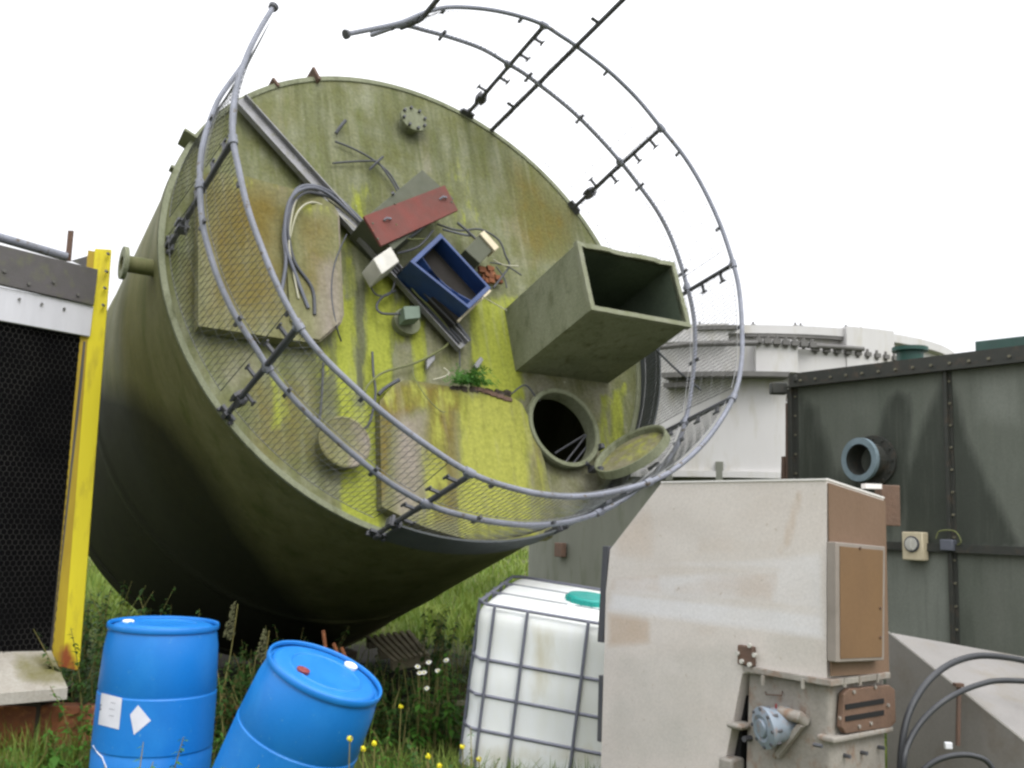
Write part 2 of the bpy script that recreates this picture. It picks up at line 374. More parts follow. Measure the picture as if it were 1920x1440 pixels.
# ------------------------------------------------------------------ terrain and ground
def terrain(x, y):
    x = np.asarray(x, float); y = np.asarray(y, float)
    s = np.clip((y-7.6)/2.0, 0, 1); s = s*s*(3-2*s)
    return .20*s + .025*np.sin(x*1.9+1)*np.cos(y*1.3) + .015*np.sin(x*5.3)*np.sin(y*4.1)
def make_ground():
    xs = np.unique(np.concatenate([np.linspace(-900, -12, 14), np.linspace(-12, 14, 131), np.linspace(14, 900, 14)]))
    ys = np.unique(np.concatenate([np.linspace(-400, -2, 8), np.linspace(-2, 22, 121), np.linspace(22, 1500, 18)]))
    X, Y = np.meshgrid(xs, ys); Z = terrain(X, Y)
    v = np.stack([X.ravel(), Y.ravel(), Z.ravel()], 1); nx = len(xs)
    f = [(j*nx+i, j*nx+i+1, (j+1)*nx+i+1, (j+1)*nx+i) for j in range(len(ys)-1) for i in range(nx-1)]
    b = MB(); b.v = [tuple(p) for p in v]; b.f = f
    o = b.build('ground', M['soil'], smooth=60); tag(o, None, None, kind='structure')
    # shade under the fallen tank, painted into the ground colour to cut bounce
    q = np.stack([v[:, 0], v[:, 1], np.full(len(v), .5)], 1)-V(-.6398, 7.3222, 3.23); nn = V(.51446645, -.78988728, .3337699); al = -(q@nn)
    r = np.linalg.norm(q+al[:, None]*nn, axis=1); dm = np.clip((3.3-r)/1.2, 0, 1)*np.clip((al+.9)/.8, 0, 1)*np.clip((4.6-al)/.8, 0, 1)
    at = o.data.attributes.new('tank_shade', 'FLOAT', 'POINT'); at.data.foreach_set('value', dm.astype(np.float32)) if len(o.data.vertices) == len(v) else None
make_ground()

# ------------------------------------------------------------------ the fallen tank
N_ = V(.51446645, -.78988728, .3337699); A_ = V(.83793926, .54576349, 0); B_ = V(-.18215943, .27967891, .94265458)
TC = V(-.6398, 7.3222, 3.23); TR = 2.0; TL = 3.42
tank = Thing('storage_tank', 'huge mossy green fibreglass tank lying tilted on its side behind the blue drums', 'tank', TC-TL*N_-V(0, 0, 1.85))
def F(px, py, h=0): return on_plane(px, py, TC+h*N_, N_)
def U(u, v, h=0): return TC+u*A_+v*B_+h*N_
def uv(p): q = p-TC; return q@A_, q@B_

# shell and base
b = MB(); prof = [(-TL, 1.99), (-TL+.02, 2.015), (-TL+.14, 2.015), (-TL+.15, 2.0)]+[(h, 2.0) for h in np.arange(-3.2, -2.12, .09)]+[(-2.1, 2.0), (-2.09, 2.006), (-2.0, 2.006), (-1.99, 2.0)]+[(h, 2.0) for h in np.arange(-1.92, -.15, .09)]+[(-.12, 2.0), (-.11, 2.012), (-.004, 2.012)]
b.lathe(TC, N_, prof, 160)
b.lathe(TC, N_, [(-TL, 0), (-TL, 1.99)], 160)
underside_dark = pmask([([(120, 690), (250, 735), (330, 790), (395, 880), (460, 985), (530, 1080), (640, 1190), (660, 1300), (100, 1300), (60, 900)], 1.0, 45), ([(380, 880), (700, 1120), (900, 1080), (760, 1200), (640, 1230)], .45, 60)])  # darkness of the lower shell painted into its colour, with soft edges
b.build('shell', M['shell'], tank, attrs=dict(underside_dark=underside_dark))
# top plate with manhole and duct openings
HC = F(1060, 800, .1); hu, hv = uv(HC); HR = .288
DU0, DU1, DV0, DV1, DH = .665, 1.585, -.575, -.03, 1.0
cells = 170; g = np.linspace(-TR+.03, TR-.03, cells+1); b = MB(); idx = {}
def vid(i, j):
    if (i, j) not in idx:
        u_, v_ = g[i], g[j]; r = math.hypot(u_, v_); Rm = TR-.03
        if r > Rm: u_, v_ = u_*Rm/r, v_*Rm/r
        idx[(i, j)] = len(b.v); b.v.append(tuple(U(u_, v_, 0)))
    return idx[(i, j)]
for i in range(cells):
    for j in range(cells):
        cu, cv = (g[i]+g[i+1])/2, (g[j]+g[j+1])/2
        if min(math.hypot(g[a_], g[c_]) for a_ in (i, i+1) for c_ in (j, j+1)) > TR-.03: continue
        if math.hypot(cu-hu, cv-hv) < HR+.012: continue
        if DU0+.03 < cu < DU1-.03 and DV0+.03 < cv < DV1-.03: continue
        b.f.append((vid(i, j), vid(i+1, j), vid(i+1, j+1), vid(i, j+1)))
bright = pmask([(rectp(628, 560, 662, 1010, 14), .95, 10), (rectp(688, 520, 738, 760, -4), .95, 8), (rectp(775, 600, 797, 725), .9, 6),
    (rectp(880, 560, 968, 745, 14), 1.0, 12), (rectp(655, 760, 712, 1010, 8), .95, 12), (rectp(600, 640, 632, 700), .5, 14),
    (rectp(655, 350, 690, 470, -8), .55, 16), (rectp(500, 700, 530, 800, 10), .55, 14), (rectp(640, 480, 662, 560), .5, 10), (rectp(735, 560, 765, 640), .6, 12),
    ([(1150, 735), (1172, 720), (1168, 830), (1140, 860)], .7, 6), (rectp(735, 930, 800, 1000), .5, 15), (rectp(1125, 740, 1140, 850), .6, 5),
    ([(300, 520), (325, 600), (370, 700), (420, 770), (405, 780), (340, 690), (300, 560)], .45, 8), ([(840, 300), (870, 300), (900, 420), (870, 430)], .35, 22)])
brown = pmask([([(960, 300), (1000, 320), (1075, 410), (1060, 480), (1000, 500), (950, 420)], .9, 30), (rectp(480, 150, 600, 300, -40), .35, 40), (rectp(760, 330, 860, 420), .35, 30),
    (rectp(450, 700, 590, 880, 20), .65, 30), ([(330, 480), (370, 470), (380, 600), (345, 600)], .5, 15), (rectp(1060, 300, 1120, 400), .4, 20), (rectp(965, 720, 1000, 960), .4, 20)])
pale = pmask([([(385, 645), (470, 650), (500, 700), (440, 730), (400, 700)], .95, 14), ([(960, 690), (1150, 700), (1150, 940), (1020, 960)], .95, 18), (rectp(740, 600, 772, 720), .7, 8),
    (rectp(797, 600, 880, 730), .8, 10), ([(900, 290), (940, 300), (1010, 500), (960, 500)], .55, 22), (rectp(600, 145, 780, 175), .5, 12), (rectp(785, 250, 805, 330, 8), .8, 6), (rectp(600, 880, 660, 950), .6, 16)])
dark = pmask([(rectp(664, 520, 686, 980, 6), .85, 6), (rectp(700, 620, 708, 900, 8), .55, 4), (rectp(765, 230, 800, 262), .8, 10), (rectp(780, 630, 790, 720), .45, 5),
    ([(960, 600), (975, 540), (985, 690), (975, 700)], .7, 8), (rectp(610, 700, 625, 800), .6, 6), (rectp(470, 380, 500, 440), .3, 20), (rectp(680, 760, 716, 1000, 5), .5, 10)])
fp = b.build('top_plate', M['face'], tank, smooth=0, fuv=True, attrs=dict(mott=lambda P: .5*np.ones(len(P)), bright=bright, brown=brown, pale=pale, dark=dark))
# rim flange (raised lip), left crescent shows it
b = MB(); b.lathe(TC, N_, [(-.004, TR-.035), (.012, TR-.032), (.014, TR+.008), (-.06, TR+.012)], 128)
b.build('rim_flange', M['grp'], tank)
# toe board
def ang_pts(a0, a1, n): return [R_(a0+(a1-a0)*i/n) for i in range(n+1)]
b = MB(); an = ang_pts(-108, 6, 70)
vs = []; 
for t in an:
    c, s_ = math.cos(t), math.sin(t)
    hh = .25
    vs += [U(2.016*c, 2.016*s_, -.02), U(2.016*c, 2.016*s_, hh), U(2.030*c, 2.030*s_, hh), U(2.030*c, 2.030*s_, -.02)]
fs = []
for i in range(len(an)-1):
    for k in range(4): fs.append((4*i+k, 4*i+(k+1) % 4, 4*(i+1)+(k+1) % 4, 4*(i+1)+k))
fs += [(3, 2, 1, 0), tuple(4*(len(an)-1)+k for k in range(4))]
b.add(vs, fs); b.build('toe_board', M['toe'], tank)

# manhole
b = MB(); b.lathe(U(hu, hv), N_, [(-.03, HR), (.09, HR), (.098, HR+.006), (.098, HR+.035), (.07, HR+.04), (.065, HR+.018), (.0, HR+.022)], 64)
mh = b.build('manhole', M['grp'], tank)
b = MB()
for k, (p, q) in enumerate([((1050, 880), (1100, 815)), ((1062, 885), (1112, 822)), ((1040, 850), (1108, 808))]):
    b.tube([F(*p, -.12), F(*q, -.02)], .008, 6)
each(b, 'inner_rung', M['galv_dark'], mh, part_of=tank)
# open lid
lc = at_y(1186, 849, 7.30); view = -nrm(lc-cam_pos)
_r1, _u1, _t1 = facing(lc); ln = nrm(.36*_t1 + .93*(-.50*_r1 + .86*_u1))
b = MB(); b.lathe(lc, ln, [(-.015, 0), (-.015, .265), (.035, .272), (.045, .285), (.045, .297), (-.02, .302), (-.026, .28), (-.026, 0)], 64)
lid = b.build('manhole_lid', M['grp'], tank, label='round manhole lid swung open on its hinge')
b = MB(); b.lathe(lc+ln*.0, ln, [(.0, 0), (.0, .262)], 48)
for (px_, py_) in ():
    pass
b.build('lid_lining', M['pad'], lid, part_of=tank, fuv=True, attrs=dict(bright=lambda P: .35*np.ones(len(P)), pale=lambda P: .6*np.ones(len(P)), brown=lambda P: .2*np.ones(len(P))))
b = MB(); hp = F(1112, 880, .08)
b.tube([F(1098, 868, .1), hp, at_y(1128, 878, 7.25)], .018, 8); b.box(hp, A_*.03, B_*.02, N_*.03); b.box(F(1126, 838, .1), A_*.018, B_*.018, N_*.03)
b.build('lid_hinge', M['galv_dark'], tank)
b = MB(); e_ = at_y(1262, 812, 7.25); b.tube([e_, at_y(1240, 820, 7.28)], .014, 6); b.tube([at_y(1215, 880, 7.2), at_y(1236, 868, 7.2)], .016, 6)
each(b, 'lid_clamp', M['galv_dark'], tank)

# duct: open square trunk with a ragged top edge
th = .026
def wall(name, u0, v0, u1, v1, label=None, mt='grp', notch=False):
    b = MB(); p = [U(u0, v0, .002), U(u1, v0, .002), U(u1, v1, .002), U(u0, v1, .002)]; q = [U(u0, v0, DH), U(u1, v0, DH), U(u1, v1, DH), U(u0, v1, DH)]
    b.hexa(p+q); return b
duct = MB()
O = [(DU0, DV0), (DU1, DV0), (DU1, DV1), (DU0, DV1)]; I = [(DU0+th, DV0+th), (DU1-th, DV0+th), (DU1-th, DV1-th), (DU0+th, DV1-th)]
duct = MB()
vs = [U(*o, .002) for o in O]+[U(*o, DH) for o in O]; duct.add(vs, [(0, 1, 5, 4), (1, 2, 6, 5), (2, 3, 7, 6), (3, 0, 4, 7)])
dd = duct.build('outlet_duct', M['grp'], tank, smooth=0)
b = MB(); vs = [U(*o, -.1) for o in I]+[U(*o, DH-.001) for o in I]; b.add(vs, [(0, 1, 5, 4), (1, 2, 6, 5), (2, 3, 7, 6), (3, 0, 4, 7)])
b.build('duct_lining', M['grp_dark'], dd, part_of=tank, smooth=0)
b = MB(); r0, r1 = -.012, .03   # lip
def lipbar(p, q, n=10):
    vv = []
    for i in range(n+1):
        t = i/n; jit = random.uniform(-.006, .006)
        vv.append((p[0]*(1-t)+q[0]*t, p[1]*(1-t)+q[1]*t, jit))
    return vv
OO = [(DU0-.012, DV0-.012), (DU1+.012, DV0-.012), (DU1+.012, DV1+.012), (DU0-.012, DV1+.012)]
II = [(DU0+th, DV0+th), (DU1-th, DV0+th), (DU1-th, DV1-th), (DU0+th, DV1-th)]
for k in range(4):
    o0, o1, i0, i1 = OO[k], OO[(k+1) % 4], II[k], II[(k+1) % 4]; n = 14
    for i in range(n):
        t0, t1 = i/n, (i+1)/n; L_ = lambda a, c, t: (a[0]*(1-t)+c[0]*t, a[1]*(1-t)+c[1]*t)
        am = .012 if k == 2 else .003; j0 = random.Random(k*50+i).uniform(-am, am*.5); j1 = random.Random(k*50+i+1).uniform(-am, am*.5)
        if i == 0: j0 = 0
        if i == n-1: j1 = 0
        P_ = [L_(o0, o1, t0), L_(o0, o1, t1), L_(i0, i1, t1), L_(i0, i1, t0)]
        b.hexa([U(P_[0][0], P_[0][1], DH-.03), U(P_[1][0], P_[1][1], DH-.03), U(P_[2][0], P_[2][1], DH-.03), U(P_[3][0], P_[3][1], DH-.03),
                U(P_[0][0], P_[0][1], DH+.014+j0), U(P_[1][0], P_[1][1], DH+.014+j1), U(P_[2][0], P_[2][1], DH+.014+j1), U(P_[3][0], P_[3][1], DH+.014+j0)])
b.build('duct_lip', M['grp_edge'], dd, part_of=tank, smooth=0)

# raised covers
def cover(name, pts, h0, h1, label, attrs, step=.03):
    b = MB(); P = [F(x, y, h1) for x, y in pts]; b.prism(P, -N_*(h1-h0))
    o = b.build(name, M['pad'], tank, smooth=0, label=label, attrs=attrs, bevel=.012, fuv=True,
                grid=[(TC-2.1*A_, A_, step, int(4.2/step)), (TC-2.1*B_, B_, step, int(4.2/step))])
    return o
cover('access_cover', [(371, 335), (392, 322), (450, 327), (600, 368), (625, 384), (636, 402), (645, 590), (640, 606), (600, 641), (585, 643), (372, 611)], .03, .12, 'brown mossy raised cover at the left of the tank top',
      dict(brown=pmask([(rectp(380, 340, 540, 600), .7, 40), (rectp(560, 380, 600, 500), .5, 20)]), pale=pmask([(rectp(590, 400, 650, 640), .9, 20), (rectp(500, 330, 560, 400), .3, 20)]),
           bright=pmask([(rectp(440, 330, 620, 350, 0), .3, 14)])))
cover('access_cover', [(712, 752), (738, 722), (762, 711), (870, 729), (955, 741), (978, 756), (1000, 800), (1022, 870), (1040, 960), (1036, 1008), (900, 1018), (800, 990), (716, 950)], .008, .085, 'bright mossy raised cover low on the tank top',
      dict(bright=pmask([(rectp(862, 738, 990, 1005, 8), 1.0, 16), ([(720, 745), (745, 716), (870, 733), (985, 752), (985, 775), (870, 762), (740, 775)], .45, 10), (rectp(795, 740, 835, 980), .5, 14), (rectp(985, 860, 1030, 1000), .4, 20)]),
           brown=pmask([([(712, 755), (745, 716), (870, 733), (870, 780), (790, 762), (735, 800), (722, 940), (712, 940)], .85, 10), (rectp(800, 740, 866, 980), .7, 18), (rectp(720, 715, 860, 760), .6, 14), (rectp(985, 780, 1010, 950, 20), .5, 10)]),
           pale=pmask([(rectp(740, 775, 795, 970), .75, 20)])))
cover('cover_boss', [(545, 410), (560, 388), (590, 380), (618, 388), (633, 406), (642, 588), (637, 604), (599, 637), (572, 632), (545, 600), (538, 500)], .11, .142, 'bulged right section of the left cover',
      dict(brown=pmask([(rectp(560, 400, 620, 560), .5, 20)]), pale=pmask([(rectp(590, 480, 650, 640), .8, 25)]), bright=pmask([(rectp(545, 380, 620, 396, 0), .3, 14)])))
# round cap, blank flange, small disc
b = MB(); c = F(632, 842, 0); b.lathe(c, N_, [(-.02, .155), (.10, .155), (.102, .18), (.13, .18), (.135, .168), (.126, .155), (.12, .0)], 48)
b.build('round_cap', M['pad'], tank, fuv=True, attrs=dict(pale=pmask([([(660, 780), (700, 820), (680, 890), (650, 880)], .9, 12)]), bright=lambda P: np.zeros(len(P)), brown=lambda P: .4*np.ones(len(P))))
c = F(765, 238, 0); b = MB(); b.lathe(c, N_, [(-.02, .085), (.085, .085), (.086, .118), (.11, .118), (.112, .1), (.112, 0)], 40)
bf = b.build('blank_flange', M['grp'], tank); b = MB()
for k in range(8):
    t = k*math.pi/4+.2; b.lathe(c+(.1*math.cos(t))*A_+(.1*math.sin(t))*B_, N_, [(.07, .0), (.07, .013), (.135, .013), (.135, 0)], 6)
each(b, 'flange_bolt', M['galv_dark'], bf, part_of=tank)
c = F(756, 610, 0); b = MB(); b.lathe(c, N_, [(-.01, .095), (.05, .095), (.055, .105), (.07, .105), (.07, 0)], 32)
b.build('small_cap', M['grp'], tank, label='small round cap under the green junction box')
# side nozzle
rad = nrm(-A_*1.0+B_*.02); c = TC-2.0*A_+.0*B_-.12*N_
c = at_y(304, 505, 6.36); c = TC+2.0*nrm((c-TC)-((c-TC)@N_)*N_)+((c-TC)@N_)*N_
b = MB(); b.lathe(c, rad, [(-.1, .055), (.0, .055), (.20, .055), (.20, .044), (-.1, .044)], 28); nz = b.build('side_nozzle', M['shell'], tank)
b = MB(); b.lathe(c, rad, [(.172, .055), (.172, .108), (.2, .108), (.2, .046)], 28); b.build('nozzle_flange', M['grp'], nz, part_of=tank)
# lugs on the rim
for (px_, py_, a_, L_) in ((357, 262, 158, .17), (592, 150, 118, .15), (521, 165, 128, .1), (350, 326, 171, .06)):
    p = F(px_, py_, 0); u_, v_ = uv(p); t = math.atan2(v_, u_); d = math.cos(t)*A_+math.sin(t)*B_; tt = -math.sin(t)*A_+math.cos(t)*B_
    p = U(2.0*math.cos(t), 2.0*math.sin(t), 0)
    b = MB(); b.box(p+d*.01-N_*.02, d*.06*L_/.15, tt*.012, N_*L_*.5); b.build('lifting_lug', M['grp_edge'] if px_ < 400 else M['rustbrown'], tank, bevel=.004)

# guard rail
HT, HM = 1.166, .689
top_px = [(512, 14), (490, 50), (467, 95), (447, 150), (437, 205), (437, 262), (446, 310), (463, 385), (487, 455), (520, 535), (560, 610), (605, 668), (660, 722), (720, 775), (790, 828), (880, 886), (960, 915), (1040, 930), (1120, 928), (1215, 905), (1275, 872), (1330, 818), (1375, 745), (1390, 680), (1391, 610), (1386, 545), (1375, 495), (1352, 425), (1320, 355), (1284, 295), (1240, 240), (1195, 185), (1140, 132), (1080, 86), (1050, 66), (1020, 47), (980, 32), (930, 20), (880, 14), (835, 14), (795, 24), (752, 42), (700, 54), (650, 64)]
mid_px = [(466, 108), (440, 143), (408, 190), (386, 250), (376, 300), (375, 358), (380, 420), (392, 470), (410, 525), (440, 590), (475, 645), (510, 700), (560, 758), (610, 806), (660, 850), (730, 905), (800, 945), (860, 965), (920, 978), (1000, 985), (1080, 975), (1150, 948), (1215, 900), (1262, 850), (1285, 790), (1297, 720), (1303, 650), (1300, 590), (1285, 525), (1262, 455), (1235, 400), (1200, 350), (1163, 303), (1120, 255), (1080, 215), (1045, 185), (1010, 158), (980, 136), (953, 120), (905, 92), (850, 72), (800, 58), (752, 48), (697, 63)]
def rail(name, px_, h, r):
    b = MB(); P = spline([F(x, y, h) for x, y in px_], 5); b.tube(P, r, 10)
    return b.build(name, M['galv'], tank), P
tr, TP = rail('top_rail', top_px, HT, .018); mr, MP = rail('mid_rail', mid_px, HM, .018)
b = MB()
for p in (TP[0], TP[-1]):
    b.lathe(p, nrm(TP[0]-TP[3]) if p is TP[0] else nrm(TP[-1]-TP[-4]), [(-.02, .018), (-.01, .030), (.014, .034), (.018, 0)], 12)
each(b, 'rail_end', M['galv_dark'], tr, part_of=tank)
b = MB()   # joint sleeves and little mesh clips along the rails
posts = [((320, 460), (437, 260)), ((425, 778), (560, 610)), ((706, 1002), (886, 888)), ((1060, 1002), (1215, 905)), ((1240, 806), (1375, 745)), ((1291, 556), (1375, 495)), ((1075, 390), (1240, 240)), ((875, 215), (1020, 48))]
post_t = []
for k, (pf, pt) in enumerate(posts):
    ft, tp = F(*pf, 0.02), F(*pt, HT)
    if k == 3: ft = U(2.0*math.cos(R_(-72)), 2.0*math.sin(R_(-72)), .02)
    if k == 4: ft = U(2.0*math.cos(R_(-36)), 2.0*math.sin(R_(-36)), .02)
    if k == 5: ft = U(2.0*math.cos(R_(1)), 2.0*math.sin(R_(1)), .02)
    d = nrm(tp-ft); b = MB(); b.tube([ft, tp], .018, 10)
    po = b.build('rail_post', M['galv_dark'], tank); post_t.append((ft, tp))
    rd = nrm((ft-TC)-((ft-TC)@N_)*N_); tg = np.cross(N_, rd)
    b = MB(); b.box(ft, tg*.06, rd*.010, N_*.045); b.box(ft+rd*.014+N_*.02, tg*.014, rd*.02, N_*.035)
    for s_ in (-1, 1): b.lathe(ft+s_*tg*.055, rd, [(0, 0), (0, .014), (.028, .014), (.028, 0)], 6)
    b.build('post_foot', M['galv_dark'], po, part_of=tank)
    b = MB(); c = ft+d*.23; b.box(c+rd*.0, tg*.042, rd*.026, d*.028); b.box(c+tg*.026, tg*.009, rd*.036, d*.042); b.box(c-tg*.026, tg*.009, rd*.036, d*.042)
    b.build('post_clamp', M['galv_dark'], po, part_of=tank)
    b = MB()
    i = int(np.argmin([np.linalg.norm(q-(ft+d*(HM/HT)*np.linalg.norm(tp-ft))) for q in MP])); j = int(np.argmin([np.linalg.norm(q-tp) for q in TP]))
    for P_, q in ((MP, i), (TP, j)):
        q0 = P_[max(q-1, 0)]; q1 = P_[min(q+1, len(P_)-1)]; tt = nrm(q1-q0); b.lathe(P_[q], tt, [(-.03, .017), (-.03, .026), (.03, .026), (.03, .017)], 12)
        b.lathe(P_[q], d, [(-.03, .017), (-.03, .025), (.012, .025), (.012, .017)], 12)
    each(b, 'rail_joint', M['galv'], po, part_of=tank)
    b = MB()   # mesh clips beside the post
    for h_ in (.33, .52, .82, 1.02):
        c = ft+d*h_*np.linalg.norm(tp-ft)/HT; s_ = 1 if int(h_*100) % 2 else -1
        b = MB(); b.bar(c, c+s_*tg*.085, d*.009, rd*.009); b.bar(c+s_*tg*.085-d*.03, c+s_*tg*.085+d*.03, tg*.006, rd*.006); b.build('mesh_clip', M['galv_dark'], po, part_of=tank)
# mesh clips on rails
b = MB()
for P_, h in ((TP, 1), (MP, 0)):
    acc = 0
    for i in range(1, len(P_)-2):
        acc += np.linalg.norm(P_[i]-P_[i-1])
        if acc > .62:
            acc = random.uniform(-.25, .15)
            s_ = -1 if h else 1
            b.bar(P_[i]-N_*(.06 if True else 0), P_[i]+N_*(.05 if not h else 0.0), nrm(P_[i+1]-P_[i])*.011, nrm(np.cross(N_, P_[i+1]-P_[i]))*.008)
each(b, 'rail_clip', M['galv_dark'], tank)
# ladder stiles
b = MB(); s0 = F(920, 246, .0); s1 = F(1080, 87, HT); dd_ = nrm(s1-s0); b.tube([s0, s0+dd_*2.3], .02, 10); st1 = b.build('ladder_stile', M['galv_dark'], tank)
b = MB(); s2 = F(795, 30, HT+.01); b.tube([F(752, 52, HT-.2), F(786, 38, HT-.02), s2, s2+dd_*.9], .02, 10); b.build('ladder_stile', M['galv_dark'], tank)
b = MB(); p = F(735, 48, HT-.1); b.tube([F(697, 66, HM), F(735, 52, HT-.15), F(780, 36, HT-.05)], .018, 8); b.build('rail_brace', M['galv'], tank)
# ladder mesh clips
b = MB()
for q in (.35, 1.45, 1.8):
    c = s0+dd_*q; b.bar(c, c-A_*.07+B_*.03, dd_*.008, N_*.008)
each(b, 'stile_clip', M['galv_dark'], st1, part_of=tank)

# wire mesh panels between posts (rings from rim to mid rail and mid to top rail)
def ring_pt(P_, t):   # rail position at polar angle t (deg)
    best = None
    return P_
def polar(P_):
    a = np.array([math.degrees(math.atan2((p-TC)@B_, (p-TC)@A_)) for p in P_]); r = np.array([math.hypot((p-TC)@A_, (p-TC)@B_) for p in P_])
    return a % 360, r
ma, mrad = polar(MP); ta, trad = polar(TP)
om = np.argsort(ma); ot = np.argsort(ta)
def rr(a, which):
    return float(np.interp(a % 360, (ma[om] if which == 'm' else ta[ot]), (mrad[om] if which == 'm' else trad[ot]), period=360))
def panel(a0, a1, lo, hi, name='wire_mesh_panel', sag=0):
    # lo/hi: 0 rim,1 mid,2 top
    R0 = {0: lambda a: 2.0, 1: lambda a: rr(a, 'm'), 2: lambda a: rr(a, 't')}; H0 = {0: .10, 1: HM, 2: HT}
    m0, m1 = .03, .04
    def P(a, s_):
        s2_ = m0+(1-m0-m1)*s_
        r = R0[lo](a)*(1-s2_)+R0[hi](a)*s2_-.028+sag*math.sin(math.pi*s_)*.02; h = H0[lo]*(1-s2_)+H0[hi]*s2_
        t = R_(a); return U(r*math.cos(t), r*math.sin(t), h)
    b = MB(); da = math.degrees(.034/2.0); n = int((a1-a0)/da)
    def wire(pts, r): b.tube(pts, r, 3, caps=False)
    for i in range(n+1):
        a = a0+(a1-a0)*i/n; wire([P(a, 0), P(a, .5), P(a, 1)], .0018 if 0 < i < n else .0035)
    n2 = int((a1-a0+7)/(da*1.35))   # second, slanting set of wires: the openings are diamonds
    for i in range(n2+1):
        a = a0-7+(a1-a0+7)*i/n2; s0_ = max(0, (a0-a)/7); s1_ = min(1, (a1-a)/7)
        if s1_-s0_ > .05: wire([P(a+7*q, q) for q in np.linspace(s0_, s1_, 4)], .0015)
    for k in range(5):
        s_ = k/4; wire([P(a0+(a1-a0)*i/14, s_) for i in range(15)], .0009 if 0 < k < 4 else .003)
    return b.build(name, M['wire'], tank, smooth=0)
A0 = [177, 214, 250.5, 288, 324, 361, 398, 433.5]
for k in range(7):
    g0, g1 = A0[k]+2, A0[k+1]-2
    panel(g0, g1, 0, 1); panel(g0, g1, 1, 2)
panel(147, 175, 0, 1); panel(146, 175, 1, 2); panel(436, 462, 1, 2)

# cable tray
def traypts(px0, px1, wd, h):
    p, q = F(*px0, h), F(*px1, h); d = nrm(q-p); s_ = np.cross(N_, d); return p, q, d, s_
p, q, d, s_ = traypts((447, 188), (866, 652), .1, .07)
b = MB(); b.bar(p, q, s_*.055, N_*.004); b.bar(p+s_*.055+N_*.02, q+s_*.055+N_*.02, s_*.004, N_*.026); b.bar(p-s_*.055+N_*.02, q-s_*.055+N_*.02, s_*.004, N_*.026)
b.bar(p-N_*.05+s_*.03, q-N_*.05+s_*.03, s_*.012, N_*.02)
b.build('cable_tray', M['tray'], tank, smooth=0, label='long grey steel channel running diagonally across the tank top')
b = MB()
for k in range(3):
    t0 = .62; o_ = s_*(-.03+.03*k)+N_*.015; b.tube([p+(q-p)*t0+o_, p+(q-p)*.985+o_], .01, 6)
b.tube([F(790, 515, .12), F(880, 640, .1)], .02, 6)
each(b, 'tray_cable', M['cable_dk'], tank)

# control boxes
def qbox(px4, h0, h1, name, m_, label=None, wallt=None, bevel=.006, shrink=0):
    P = [F(x, y, h1) for x, y in px4]; b = MB()
    b.prism(P, -N_*(h1-h0)); return b.build(name, m_, tank, smooth=0, label=label, bevel=bevel)
cb = qbox([(679, 412), (792, 318), (852, 372), (738, 468)], .02, .27, 'control_box', M['ctrl'], 'dark grey control box beneath the red lid')
P = [F(*c, .30) for c in ((682, 405), (834, 347), (859, 394), (715, 461))]
b = MB(); b.prism(P, -N_*.022); rl = b.build('lid', M['red'], cb, part_of=tank, smooth=0, label='red oxide painted lid', bevel=.003)
b = MB()
for (x, y) in ((727, 411), (832, 371)):
    p = F(x, y, .315); b.tube([p-A_*.03-B_*.012+N_*-.012, p-A_*.012+N_*.012, p+A_*.014+N_*.012, p+A_*.03+B_*.02-N_*.01], .008, 6)
each(b, 'lid_catch', M['galv'], cb, part_of=tank)
b = MB()
for (x, y) in ((698, 420), (740, 383), (708, 449), (846, 380)): b.lathe(F(x, y, .293), N_, [(0, .0), (.012, .0), (.012, .008), (0, .008)], 8)
each(b, 'lid_catch', M['ctrl'], cb, part_of=tank)
wb = qbox([(700, 485), (733, 462), (749, 490), (716, 514)], .10, .30, 'switch_box', M['ltbox'], 'small pale grey switch box by the red lid')
db = qbox([(872, 468), (903, 436), (931, 462), (900, 494)], .06, .22, 'relay_box', M['ctrl'], 'small dark box with a cream lid edge')
P = [F(*c, .24) for c in ((900, 438), (908, 432), (936, 463), (928, 470))]; b = MB(); b.prism(P, -N_*.1); b.build('lid', M['cream'], db, part_of=tank, bevel=.003)
jb = qbox([(757, 574), (787, 573), (789, 596), (760, 599)], .10, .20, 'junction_box', M['junction'], 'small grey green junction box on a cable')
for q4 in ([(800, 668), (816, 660), (816, 674), (801, 692)], [(889, 684), (902, 668), (907, 674), (896, 692)]):
    qbox(q4, .02, .05, 'bracket_plate', M['tray'], None)
b = MB(); b.tube([F(741, 372, .2), F(736, 360, .3)], .012, 6); b.box(F(742, 375, .2), A_*.02, B_*.02, N_*.02); b.build('cable_gland', M['galv'], cb, part_of=tank)
# blue open box: walls round a cavity
Q = [F(*c, .34) for c in ((826, 437), (921, 540), (880, 579), (769, 490))]
cen = sum(Q)/4; Qi = [q+(cen-q)*.13 for q in Q]; dn = -N_*.24
b = MB()
for k in range(4):
    b.hexa([Q[k]+dn, Q[(k+1) % 4]+dn, Qi[(k+1) % 4]+dn, Qi[k]+dn, Q[k], Q[(k+1) % 4], Qi[(k+1) % 4], Qi[k]])
bb = b.build('blue_enclosure', M['blue'], tank, smooth=0, label='open blue enclosure without its lid', bevel=.004)
b = MB(); b.poly([q+dn*.62 for q in Qi]); b.build('enclosure_floor', M['floor_dk'], bb, part_of=tank, smooth=0)
b = MB(); c0, c1 = Q[3]*.66+Q[0]*.34, Q[2]*.66+Q[1]*.34
arc = [c0+(c1-c0)*t+N_*(-.015-.07*math.sin(math.pi*t)) for t in np.linspace(.07, .93, 12)]
sd_ = nrm(Q[3]-Q[0])
for i in range(11): b.hexa([arc[i]+dn*.4, arc[i+1]+dn*.4, arc[i+1]+dn*.4+sd_*.06, arc[i]+dn*.4+sd_*.06, arc[i], arc[i+1], arc[i+1]+sd_*.006, arc[i]+sd_*.006])
b.build('divider', M['blue'], bb, part_of=tank)
